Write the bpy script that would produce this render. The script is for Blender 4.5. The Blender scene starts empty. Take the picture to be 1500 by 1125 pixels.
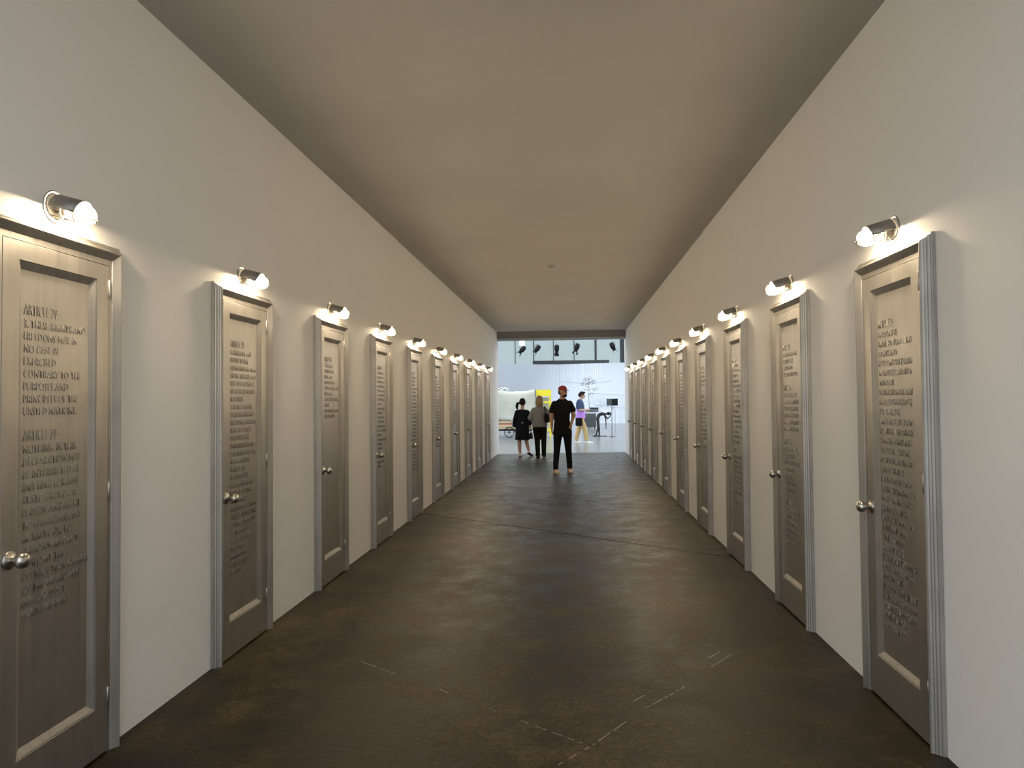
import bpy, bmesh, math, random
from mathutils import Vector, Matrix
random.seed(7)
PI = math.pi
scene = bpy.context.scene
COL = scene.collection

# ------------------------------------------------------------------ camera
cam_data = bpy.data.cameras.new('camera')
cam = bpy.data.objects.new('camera', cam_data)
COL.objects.link(cam)
cam_data.sensor_width = 36.0
cam_data.lens = 24.0
cam_data.clip_start = 0.05
cam_data.clip_end = 300
_R = Vector((0.99632426, 0.08514044, -0.00943816))
_U = Vector((0.01143648, -0.02301366, 0.99966973))
_F = Vector((-0.08489511, 0.99610315, 0.02390278))
cam.matrix_world = Matrix(((_R.x, _U.x, -_F.x, 0), (_R.y, _U.y, -_F.y, 0), (_R.z, _U.z, -_F.z, 1.5), (0, 0, 0, 1)))
scene.camera = cam

# ------------------------------------------------------------------ world, exposure
world = bpy.data.worlds.new('world')
scene.world = world
world.use_nodes = True
bg = world.node_tree.nodes['Background']
bg.inputs[0].default_value = (0.88, 0.95, 1.0, 1)
bg.inputs[1].default_value = 2.0
scene.view_settings.view_transform = 'Standard'
scene.view_settings.look = 'None'
scene.view_settings.gamma = 1.0
scene.view_settings.use_curve_mapping = False
scene.view_settings.exposure = 0.0
scene.cycles.use_denoising = True
scene.cycles.max_bounces = 10
scene.cycles.diffuse_bounces = 7
scene.cycles.sample_clamp_indirect = 6.0

BULB = 2050.0          # radiance of the lamp bulbs
START_L, START_R, START_C = 0.6, -2.4, 0.3     # where the left wall, the right wall and the ceiling begin

# ------------------------------------------------------------------ materials
def new_mat(name):
    m = bpy.data.materials.new(name); m.use_nodes = True
    return m, m.node_tree, m.node_tree.nodes['Principled BSDF']

def plain(name, col, rough=0.6, metal=0.0, var=0.08, scale=30.0, bump=0.0, spec=0.5):
    m, nt, b = new_mat(name)
    N, L = nt.nodes, nt.links
    tc = N.new('ShaderNodeTexCoord'); nz = N.new('ShaderNodeTexNoise')
    nz.inputs['Scale'].default_value = scale; nz.inputs['Detail'].default_value = 3
    L.new(tc.outputs['Object'], nz.inputs['Vector'])
    mx = N.new('ShaderNodeMix'); mx.data_type = 'RGBA'
    mx.inputs[6].default_value = (*[c*(1-var) for c in col], 1)
    mx.inputs[7].default_value = (*[min(1, c*(1+var)) for c in col], 1)
    L.new(nz.outputs['Fac'], mx.inputs[0]); L.new(mx.outputs[2], b.inputs['Base Color'])
    b.inputs['Roughness'].default_value = rough
    b.inputs['Metallic'].default_value = metal
    b.inputs['Specular IOR Level'].default_value = spec
    if bump:
        bp = N.new('ShaderNodeBump'); bp.inputs['Strength'].default_value = bump; bp.inputs['Distance'].default_value = 0.005
        L.new(nz.outputs['Fac'], bp.inputs['Height']); L.new(bp.outputs['Normal'], b.inputs['Normal'])
    return m

def brushed(name, c0, c1, rough=0.42):
    """silver door paint, faintly streaked along the height"""
    m, nt, b = new_mat(name)
    N, L = nt.nodes, nt.links
    tc = N.new('ShaderNodeTexCoord'); mp = N.new('ShaderNodeMapping')
    mp.inputs['Scale'].default_value = (26, 26, 0.9)
    L.new(tc.outputs['Object'], mp.inputs['Vector'])
    n1 = N.new('ShaderNodeTexNoise'); n1.inputs['Scale'].default_value = 1.6; n1.inputs['Detail'].default_value = 5
    L.new(mp.outputs['Vector'], n1.inputs['Vector'])
    n2 = N.new('ShaderNodeTexNoise'); n2.inputs['Scale'].default_value = 5; n2.inputs['Detail'].default_value = 4
    L.new(tc.outputs['Object'], n2.inputs['Vector'])
    ad = N.new('ShaderNodeMath'); ad.operation = 'MULTIPLY_ADD'; ad.inputs[1].default_value = 0.5
    L.new(n1.outputs['Fac'], ad.inputs[0])
    h = N.new('ShaderNodeMath'); h.operation = 'MULTIPLY'; h.inputs[1].default_value = 0.5
    L.new(n2.outputs['Fac'], h.inputs[0]); L.new(h.outputs[0], ad.inputs[2])
    rp = N.new('ShaderNodeValToRGB')
    rp.color_ramp.elements[0].position = 0.35; rp.color_ramp.elements[1].position = 0.65
    rp.color_ramp.elements[0].color = (*c0, 1); rp.color_ramp.elements[1].color = (*c1, 1)
    L.new(ad.outputs[0], rp.inputs['Fac']); L.new(rp.outputs['Color'], b.inputs['Base Color'])
    mr = N.new('ShaderNodeMapRange'); mr.inputs['To Min'].default_value = rough-0.07; mr.inputs['To Max'].default_value = rough+0.09
    L.new(n1.outputs['Fac'], mr.inputs['Value']); L.new(mr.outputs['Result'], b.inputs['Roughness'])
    b.inputs['Metallic'].default_value = 0.9
    bp = N.new('ShaderNodeBump'); bp.inputs['Strength'].default_value = 0.05; bp.inputs['Distance'].default_value = 0.002
    L.new(n1.outputs['Fac'], bp.inputs['Height']); L.new(bp.outputs['Normal'], b.inputs['Normal'])
    return m

def floor_mat():
    """worn dark concrete: mottling, fine grime, and the long white scratches"""
    m, nt, b = new_mat('worn_dark_concrete')
    N, L = nt.nodes, nt.links
    tc = N.new('ShaderNodeTexCoord'); src = tc.outputs['Object']
    def noise(scale, detail=6, rough=0.6, vec=src):
        n = N.new('ShaderNodeTexNoise'); n.inputs['Scale'].default_value = scale
        n.inputs['Detail'].default_value = detail; n.inputs['Roughness'].default_value = rough
        L.new(vec, n.inputs['Vector']); return n.outputs['Fac']
    def math_(op, a, c=None, clamp=False):
        n = N.new('ShaderNodeMath'); n.operation = op; n.use_clamp = clamp
        for i, v in enumerate((a, c)):
            if v is None: continue
            if isinstance(v, (int, float)): n.inputs[i].default_value = v
            else: L.new(v, n.inputs[i])
        return n.outputs[0]
    big = noise(0.55, 5, 0.55); mid = noise(3.2, 10, 0.72); fine = noise(38, 6, 0.7)
    v = math_('ADD', math_('MULTIPLY', big, 0.32), math_('ADD', math_('MULTIPLY', mid, 0.43), math_('MULTIPLY', fine, 0.25)))
    rp = N.new('ShaderNodeValToRGB'); e = rp.color_ramp.elements
    e[0].position = 0.43; e[0].color = (0.011, 0.0083, 0.0035, 1)
    e[1].position = 0.585; e[1].color = (0.088, 0.063, 0.028, 1)
    k = e.new(0.505); k.color = (0.030, 0.022, 0.009, 1)
    L.new(v, rp.inputs['Fac'])
    # the scratches: distance to a few segments, broken up by noise
    segs = [((0.758, 3.921), (0.929, 4.136)), ((0.737, 4.012), (0.869, 4.176)), ((0.347, 3.395), (0.501, 3.567)), ((0.501, 3.567), (0.581, 3.664)),
            ((0.296, 3.467), (0.381, 3.568)), ((0.081, 3.022), (0.252, 3.261)), ((-0.246, 3.222), (0.035, 3.033)), ((-1.226, 3.894), (-0.978, 3.728)),
            ((-0.712, 3.557), (-0.645, 3.503)), ((-0.411, 3.346), (-0.377, 3.312)), ((-0.069, 2.845), (0.079, 3.021)), ((-0.504, 5.126), (-0.381, 5.203))]
    sep = N.new('ShaderNodeSeparateXYZ'); L.new(src, sep.inputs[0])
    X, Y = sep.outputs[0], sep.outputs[1]
    tot = None
    for (ax, ay), (bx, by) in segs:
        dx, dy = bx-ax, by-ay; l2 = dx*dx+dy*dy
        px = math_('SUBTRACT', X, ax); py = math_('SUBTRACT', Y, ay)
        t = math_('DIVIDE', math_('ADD', math_('MULTIPLY', px, dx), math_('MULTIPLY', py, dy)), l2, clamp=True)
        ex = math_('SUBTRACT', px, math_('MULTIPLY', t, dx)); ey = math_('SUBTRACT', py, math_('MULTIPLY', t, dy))
        d = math_('SQRT', math_('ADD', math_('MULTIPLY', ex, ex), math_('MULTIPLY', ey, ey)))
        s = math_('LESS_THAN', d, 0.0019)
        tot = s if tot is None else math_('MAXIMUM', tot, s)
    brk = math_('GREATER_THAN', noise(17, 3, 0.7), 0.47)
    sc = math_('MULTIPLY', tot, brk)
    # scuffs: thin stretched veins, dark
    mp = N.new('ShaderNodeMapping'); mp.inputs['Rotation'].default_value = (0, 0, 0.5); mp.inputs['Scale'].default_value = (0.7, 5, 1)
    L.new(src, mp.inputs['Vector'])
    ve = noise(1.7, 6, 0.6, mp.outputs['Vector'])
    vein = math_('LESS_THAN', math_('ABSOLUTE', math_('SUBTRACT', ve, 0.5)), 0.0035)
    vein = math_('MULTIPLY', vein, math_('GREATER_THAN', mid, 0.5))
    dk = N.new('ShaderNodeMix'); dk.data_type = 'RGBA'; dk.inputs[7].default_value = (0.018, 0.014, 0.010, 1)
    spk = math_('GREATER_THAN', noise(11, 3, 0.6), 0.685)
    L.new(math_('MULTIPLY', math_('MAXIMUM', vein, spk), 0.7), dk.inputs[0]); L.new(rp.outputs['Color'], dk.inputs[6])
    mx = N.new('ShaderNodeMix'); mx.data_type = 'RGBA'; mx.inputs[7].default_value = (0.42, 0.38, 0.32, 1)
    L.new(math_('MULTIPLY', sc, 0.8), mx.inputs[0]); L.new(dk.outputs[2], mx.inputs[6])
    L.new(mx.outputs[2], b.inputs['Base Color']); b.inputs['Specular IOR Level'].default_value = 0.15
    mr = N.new('ShaderNodeMapRange'); mr.inputs['From Min'].default_value = 0.3; mr.inputs['From Max'].default_value = 0.7
    mr.inputs['To Min'].default_value = 0.26; mr.inputs['To Max'].default_value = 0.56
    L.new(mid, mr.inputs['Value']); L.new(mr.outputs['Result'], b.inputs['Roughness'])
    bp = N.new('ShaderNodeBump'); bp.inputs['Strength'].default_value = 0.5; bp.inputs['Distance'].default_value = 0.01
    L.new(math_('ADD', mid, math_('MULTIPLY', fine, 0.3)), bp.inputs['Height']); L.new(bp.outputs['Normal'], b.inputs['Normal'])
    return m

def emit(name, col, s):
    m = bpy.data.materials.new(name); m.use_nodes = True
    nt = m.node_tree; nt.nodes.clear()
    e = nt.nodes.new('ShaderNodeEmission'); o = nt.nodes.new('ShaderNodeOutputMaterial')
    e.inputs[0].default_value = (*col, 1); e.inputs[1].default_value = s
    nt.links.new(e.outputs[0], o.inputs[0]); return m

def jar_mat():
    """clear glass, glowing faintly with the light scattered in it"""
    m = bpy.data.materials.new('lit_glass_jar'); m.use_nodes = True
    nt = m.node_tree; nt.nodes.clear(); N, L = nt.nodes, nt.links
    o = N.new('ShaderNodeOutputMaterial'); ad = N.new('ShaderNodeAddShader'); mx = N.new('ShaderNodeMixShader')
    t = N.new('ShaderNodeBsdfTransparent'); t.inputs[0].default_value = (0.93, 0.93, 0.93, 1)
    g = N.new('ShaderNodeBsdfGlossy'); g.inputs['Roughness'].default_value = 0.1
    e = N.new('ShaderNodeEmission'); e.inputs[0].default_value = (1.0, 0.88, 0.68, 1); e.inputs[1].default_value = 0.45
    fr = N.new('ShaderNodeFresnel'); fr.inputs[0].default_value = 1.45
    L.new(fr.outputs[0], mx.inputs[0]); L.new(t.outputs[0], mx.inputs[1]); L.new(g.outputs[0], mx.inputs[2])
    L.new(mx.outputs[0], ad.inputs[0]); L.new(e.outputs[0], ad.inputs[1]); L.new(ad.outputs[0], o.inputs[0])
    return m

def pane_mat():
    m = bpy.data.materials.new('pale_frosted_glass'); m.use_nodes = True
    nt = m.node_tree; nt.nodes.clear(); N, L = nt.nodes, nt.links
    o = N.new('ShaderNodeOutputMaterial'); mx = N.new('ShaderNodeMixShader')
    t = N.new('ShaderNodeBsdfTransparent'); t.inputs[0].default_value = (0.60, 0.64, 0.645, 1)
    g = N.new('ShaderNodeBsdfDiffuse'); g.inputs[0].default_value = (0.40, 0.47, 0.47, 1)
    nz = N.new('ShaderNodeTexNoise'); nz.inputs['Scale'].default_value = 0.6
    mr = N.new('ShaderNodeMapRange'); mr.inputs['To Min'].default_value = 0.2; mr.inputs['To Max'].default_value = 0.4
    L.new(nz.outputs['Fac'], mr.inputs['Value']); L.new(mr.outputs['Result'], mx.inputs[0])
    L.new(t.outputs[0], mx.inputs[1]); L.new(g.outputs[0], mx.inputs[2]); L.new(mx.outputs[0], o.inputs[0])
    return m

def sheet_mat():
    m, nt, b = new_mat('milky_plastic_sheet')
    N, L = nt.nodes, nt.links
    nz = N.new('ShaderNodeTexNoise'); nz.inputs['Scale'].default_value = 2.5; nz.inputs['Detail'].default_value = 4
    rp = N.new('ShaderNodeValToRGB'); e = rp.color_ramp.elements
    e[0].position = 0.35; e[0].color = (0.42, 0.44, 0.37, 1); e[1].position = 0.7; e[1].color = (0.60, 0.61, 0.56, 1)
    L.new(nz.outputs['Fac'], rp.inputs['Fac']); L.new(rp.outputs['Color'], b.inputs['Base Color'])
    b.inputs['Roughness'].default_value = 0.45
    return m

def shirt_fade():
    """navy yoke fading into lilac below, dyed into the cloth"""
    m, nt, b = new_mat('navy_to_lilac_cloth')
    N, L = nt.nodes, nt.links
    tc = N.new('ShaderNodeTexCoord'); sp = N.new('ShaderNodeSeparateXYZ'); nz = N.new('ShaderNodeTexNoise')
    nz.inputs['Scale'].default_value = 12
    L.new(tc.outputs['Object'], sp.inputs[0]); L.new(tc.outputs['Object'], nz.inputs['Vector'])
    a = N.new('ShaderNodeMath'); a.operation = 'MULTIPLY_ADD'; a.inputs[1].default_value = 0.10
    L.new(nz.outputs['Fac'], a.inputs[0]); L.new(sp.outputs[2], a.inputs[2])
    rp = N.new('ShaderNodeValToRGB'); e = rp.color_ramp.elements
    mr = N.new('ShaderNodeMapRange'); mr.inputs['From Min'].default_value = 0.8; mr.inputs['From Max'].default_value = 1.6
    L.new(a.outputs[0], mr.inputs['Value']); L.new(mr.outputs['Result'], rp.inputs['Fac'])
    e[0].position = 0.43; e[0].color = (0.48, 0.25, 0.75, 1); e[1].position = 0.56; e[1].color = (0.035, 0.06, 0.14, 1)
    L.new(rp.outputs['Color'], b.inputs['Base Color']); b.inputs['Roughness'].default_value = 0.85
    return m

M = dict(
    wall=plain('white_wall_paint', (0.86, 0.85, 0.83), 0.75, var=0.02, scale=2.5, bump=0.03, spec=0.3),
    ceiling=plain('ceiling_paint', (0.46, 0.445, 0.42), 0.85, var=0.10, scale=0.8, spec=0.2),
    header=plain('grey_header_paint', (0.20, 0.19, 0.18), 0.8),
    white=plain('bright_white_paint', (0.41, 0.445, 0.50), 0.8, var=0.02, scale=1.5, spec=0.2),
    door=brushed('silver_door_metal', (0.40, 0.385, 0.36), (0.50, 0.48, 0.45)),
    casing=brushed('silver_casing_metal', (0.37, 0.355, 0.33), (0.50, 0.48, 0.45), 0.54),
    knob=plain('satin_knob_metal', (0.55, 0.53, 0.49), 0.30, 1.0, 0.06),
    hinge=plain('satin_hinge_metal', (0.46, 0.44, 0.39), 0.42, 1.0, 0.06),
    gap=plain('dark_gap', (0.02, 0.018, 0.015), 0.9),
    hood=plain('grey_hood_metal', (0.30, 0.29, 0.27), 0.45, 0.7, 0.06),
    cage=plain('galvanised_wire', (0.32, 0.32, 0.31), 0.40, 0.9, 0.05),
    socket=plain('ceramic_socket', (0.50, 0.42, 0.30), 0.5, 0.0),
    jar=jar_mat(),
    bulb=emit('lit_bulb', (1.0, 0.79, 0.52), BULB),
    floor=floor_mat(),
    joint=plain('dirt_in_joint', (0.02, 0.017, 0.012), 0.95),
    hallfloor=plain('pale_polished_concrete', (0.18, 0.19, 0.195), 0.26, var=0.25, scale=0.7),
    pane=pane_mat(), mullion=plain('dark_steel', (0.016, 0.022, 0.025), 0.6, 0.0),
    black=plain('matt_black', (0.004, 0.004, 0.0045), 0.6, spec=0.25), charcoal=plain('charcoal_board', (0.06, 0.07, 0.075), 0.7),
    skin=plain('skin', (0.42, 0.25, 0.17), 0.55, var=0.06, scale=40), skinpale=plain('pale_skin', (0.56, 0.36, 0.27), 0.55, var=0.06, scale=40),
    blackcloth=plain('black_cloth', (0.008, 0.008, 0.009), 0.9, var=0.3, scale=60, spec=0.15),
    navycloth=plain('dark_navy_cloth', (0.010, 0.012, 0.02), 0.9, var=0.3, scale=60, spec=0.15),
    greycloth=plain('heather_grey_cloth', (0.20, 0.21, 0.23), 0.9, var=0.2, scale=120),
    redcloth=plain('red_cap_cloth', (0.28, 0.032, 0.024), 0.85, var=0.1, scale=90),
    beigeshoe=plain('cream_shoe_leather', (0.62, 0.53, 0.40), 0.6), whiteshoe=plain('white_shoe_leather', (0.8, 0.8, 0.78), 0.6),
    sole=plain('rubber_sole', (0.55, 0.50, 0.42), 0.7), redsole=plain('red_rubber_sole', (0.30, 0.06, 0.03), 0.7),
    darkhair=plain('dark_hair', (0.012, 0.008, 0.006), 0.6, var=0.3, scale=80, spec=0.2), blonde=plain('dark_blonde_hair', (0.22, 0.15, 0.07), 0.5, var=0.3, scale=80),
    khaki=plain('khaki_cloth', (0.52, 0.38, 0.17), 0.85), fade=shirt_fade(),
    brownleather=plain('dark_brown_leather', (0.04, 0.018, 0.012), 0.6),
    sheet=sheet_mat(), yellow=plain('yellow_paint', (0.85, 0.72, 0.03), 0.6), wood=plain('pale_cart_wood', (0.55, 0.45, 0.30), 0.7, var=0.2, scale=8),
    redwood=plain('red_painted_wood', (0.42, 0.13, 0.07), 0.7), bronze=plain('dark_bronze', (0.03, 0.03, 0.032), 0.35, 0.6),
    wire=plain('blackened_wire', (0.05, 0.05, 0.05), 0.5, 0.5), cable=plain('grey_cable', (0.34, 0.37, 0.42), 0.6),
    thread=plain('white_thread', (0.9, 0.9, 0.92), 0.8), plastic=plain('off_white_plastic', (0.44, 0.42, 0.39), 0.6),
    slot=plain('dark_slot', (0.05, 0.04, 0.03), 0.7),
    lampwhite=emit('lit_flood_lamp', (0.95, 0.98, 1.0), 9.0),
)

# ------------------------------------------------------------------ mesh helpers
def finish(name, bm, mat, parent=None, smooth=False, loc=None):
    bmesh.ops.recalc_face_normals(bm, faces=bm.faces)
    me = bpy.data.meshes.new(name); bm.to_mesh(me); bm.free()
    if smooth: me.polygons.foreach_set('use_smooth', [True]*len(me.polygons))
    me.materials.append(M[mat] if isinstance(mat, str) else mat)
    o = bpy.data.objects.new(name, me); COL.objects.link(o)
    if parent is not None: o.parent = parent
    if loc is not None: o.location = loc
    return o

def empty(name, loc=(0, 0, 0), rz=0.0):
    o = bpy.data.objects.new(name, None); COL.objects.link(o)
    o.empty_display_size = 0.1
    o.location = loc; o.rotation_euler = (0, 0, rz); return o

def tag(o, label, cat, group=None, kind=None):
    o['label'] = label; o['category'] = cat
    if group: o['group'] = group
    if kind: o['kind'] = kind
    return o

def box(bm, a, b):
    vs = [bm.verts.new((x, y, z)) for x in (a[0], b[0]) for y in (a[1], b[1]) for z in (a[2], b[2])]
    for f in ((0, 1, 3, 2), (4, 6, 7, 5), (0, 4, 5, 1), (2, 3, 7, 6), (0, 2, 6, 4), (1, 5, 7, 3)):
        bm.faces.new([vs[i] for i in f])

def ring_faces(bm, a, b, close=True):
    n = len(a)
    for i in range(n if close else n-1):
        j = (i+1) % n
        bm.faces.new((a[i], a[j], b[j], b[i]))

def frame_of(d):
    d = d.normalized()
    h = Vector((0, 0, 1)) if abs(d.z) < 0.9 else Vector((1, 0, 0))
    u = d.cross(h).normalized(); return u, d.cross(u).normalized()

def tube(bm, pts, r, n=8, caps=True, rs=None):
    pts = [Vector(p) for p in pts]; prev = None
    u = v = None
    for i, p in enumerate(pts):
        d = (pts[min(i+1, len(pts)-1)]-pts[max(i-1, 0)])
        if u is None: u, v = frame_of(d)
        else:
            dn = d.normalized(); u = (u-dn*u.dot(dn)).normalized(); v = dn.cross(u)
        rr = rs[i] if rs else r
        ring = [bm.verts.new(p+(u*math.cos(2*PI*k/n)+v*math.sin(2*PI*k/n))*rr) for k in range(n)]
        if prev: ring_faces(bm, prev, ring)
        elif caps: bm.faces.new(ring[::-1])
        prev = ring
    if caps: bm.faces.new(prev)

def loop_tube(bm, pts, r, n=6):
    pts = [Vector(p) for p in pts]; m = len(pts); rings = []
    c = sum(pts, Vector())/m
    nrm = (pts[0]-c).cross(pts[m//4]-c).normalized()
    for i, p in enumerate(pts):
        d = (pts[(i+1) % m]-pts[i-1]).normalized(); u = d.cross(nrm).normalized()
        rings.append([bm.verts.new(p+(u*math.cos(2*PI*k/n)+nrm*math.sin(2*PI*k/n))*r) for k in range(n)])
    for i in range(m): ring_faces(bm, rings[i], rings[(i+1) % m])

def lathe(bm, prof, axis=(0, 0, 1), origin=(0, 0, 0), n=20):
    """prof: (radius, distance along axis); closed with fans where the radius is 0"""
    ax = Vector(axis).normalized(); u, v = frame_of(ax); o = Vector(origin); prev = None
    for (r, t) in prof:
        if r < 1e-6: ring = [bm.verts.new(o+ax*t)]
        else: ring = [bm.verts.new(o+ax*t+(u*math.cos(2*PI*k/n)+v*math.sin(2*PI*k/n))*r) for k in range(n)]
        if prev:
            if len(prev) == 1 and len(ring) > 1:
                for k in range(n): bm.faces.new((prev[0], ring[k], ring[(k+1) % n]))
            elif len(ring) == 1 and len(prev) > 1:
                for k in range(n): bm.faces.new((prev[k], ring[0], prev[(k+1) % n]))
            elif len(ring) > 1: ring_faces(bm, prev, ring)
        prev = ring

def ball(bm, c, r, n=14, m=8, rot=None):
    c = Vector(c); r = Vector(r) if hasattr(r, '__len__') else Vector((r, r, r)); rows = []
    for j in range(m+1):
        th = PI*j/m
        if j in (0, m): pts = [Vector((0, 0, math.cos(th)*r.z))]
        else: pts = [Vector((math.sin(th)*math.cos(2*PI*k/n)*r.x, math.sin(th)*math.sin(2*PI*k/n)*r.y, math.cos(th)*r.z)) for k in range(n)]
        rows.append([bm.verts.new(c+(rot @ p if rot else p)) for p in pts])
    for j in range(m):
        a, b = rows[j], rows[j+1]
        if len(a) == 1:
            for k in range(n): bm.faces.new((a[0], b[k], b[(k+1) % n]))
        elif len(b) == 1:
            for k in range(n): bm.faces.new((a[k], b[0], a[(k+1) % n]))
        else: ring_faces(bm, a, b)

def copy_tree(o, parent=None):
    c = o.copy(); COL.objects.link(c)
    if parent is not None: c.parent = parent
    for ch in list(o.children): copy_tree(ch, c)
    return c

# ------------------------------------------------------------------ the corridor
XL, XR, H = -2.0397, 1.5458, 3.4259
END_L, END_R = 19.35, 19.62

def structure(name, bm, mat, label=None):
    o = finish(name, bm, mat); o['kind'] = 'structure'
    if label: o['label'] = label
    return o

bm = bmesh.new(); box(bm, (XL-0.12, START_L, 0), (XL, END_L, H)); structure('wall_left', bm, 'wall', 'long white wall of doors on the left of the corridor')
bm = bmesh.new(); box(bm, (XR, START_R, 0), (XR+0.12, END_R, H)); structure('wall_right', bm, 'wall', 'long white wall of doors on the right of the corridor')
bm = bmesh.new(); box(bm, (XL-0.12, START_C, H), (XR+0.12, 19.45, H+0.15)); structure('ceiling', bm, 'ceiling', 'plain mottled grey ceiling of the corridor')
bm = bmesh.new(); box(bm, (XL, 19.06, H-0.185), (XR, 19.45, H)); structure('trim_1', bm, 'header', 'dark grey header across the far end of the corridor')
bm = bmesh.new(); box(bm, (XL, 19.14, H-0.235), (XR, 19.40, H-0.185)); structure('trim_2', bm, 'white', 'thin pale strip under the dark header')
for k, (x, s) in enumerate(((XL, 1), (XR, -1))):  # thin white strip along each upper wall edge, far part of the corridor only
    bm = bmesh.new()
    vs = [[(x, H), (x+s*0.010, H), (x, H-0.010)]]
    a = [bm.verts.new((q[0], 8.0, q[1])) for q in vs[0]]; b = [bm.verts.new((q[0], 19.05, q[1])) for q in vs[0]]
    bm.faces.new(a); bm.faces.new(b[::-1]); ring_faces(bm, a, b)
    structure('trim_%d' % (k+3), bm, 'white', 'fine white strip where the %s wall meets the ceiling' % ('left' if s > 0 else 'right'))

# floor: a dirty base, concrete slabs on it parted by the open joint that crosses the corridor at a slant
bm = bmesh.new(); box(bm, (-16, -9, -0.10), (16, 56, -0.012))
floor = structure('floor', bm, 'joint', 'dark base below the concrete floor slabs')
def slab(poly, mat):
    bm = bmesh.new()
    t = [bm.verts.new((x, y, 0.0)) for x, y in poly]; d = [bm.verts.new((x, y, -0.012)) for x, y in poly]
    bm.faces.new(t); bm.faces.new(d[::-1]); ring_faces(bm, t, d)
    return finish('slab', bm, mat, floor)
JL, JR = (-2.16, 9.16), (1.67, 6.50)     # ends of the slanting joint
g = 0.010
slab([(-16, -9), (16, -9), (16, -2), (XR+0.12, -2), (JR[0], JR[1]-g), (JL[0], JL[1]-g), (XL-0.12, 0.6), (-16, 0.6)], 'floor')
slab([(JL[0], JL[1]+g), (JR[0], JR[1]+g), (XR+0.12, 19.72), (XL-0.12, 18.95)], 'floor')
slab([(-16, 18.955), (XL-0.12, 18.955), (XR+0.12, 19.725), (16, 19.725), (16, 56), (-16, 56)], 'hallfloor')

# ------------------------------------------------------------------ the doors
W, T = 0.735, 2.198
PROF = [(0, 0), (0, 0.015), (0.003, 0.018), (0.009, 0.018), (0.011, 0.025), (0.014, 0.028), (0.019, 0.028), (0.021, 0.035), (0.025, 0.038),
        (0.028, 0.045), (0.032, 0.049), (0.036, 0.051), (0.039, 0.050), (0.066, 0.0305), (0.068, 0.028), (0.068, 0)]
# local frame of a door: X to the viewer's right, -Y out of the wall, Z up, origin on the floor under its middle
def casing_mesh(kind):
    bm = bmesh.new(); a, b = [], []
    for d, p in PROF:
        if kind == 'head': a.append(bm.verts.new((-W/2+d, -p, T-d))); b.append(bm.verts.new((W/2-d, -p, T-d)))
        else:
            s = -1 if kind == 'left' else 1
            a.append(bm.verts.new((s*(W/2-d), -p, 0.001))); b.append(bm.verts.new((s*(W/2-d), -p, T-d)))
    bm.faces.new(a); bm.faces.new(b[::-1]); ring_faces(bm, a, b)
    return bm

def rect_rings(bm, rings):
    prev = None
    for x0, x1, z0, z1, p in rings:
        r = [bm.verts.new(q) for q in ((x0, -p, z0), (x1, -p, z0), (x1, -p, z1), (x0, -p, z1))]
        if prev: ring_faces(bm, prev, r)
        prev = r
    return prev

LX0, LX1, LZ0, LZ1, LP = -W/2+0.086, W/2-0.086, 0.008, 2.104, 0.028      # leaf
PX0, PX1, PZ0, PZ1 = -W/2+0.160, W/2-0.160, 0.210, 2.036                 # panel opening
PP = 0.0095                                                                # panel face

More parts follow.
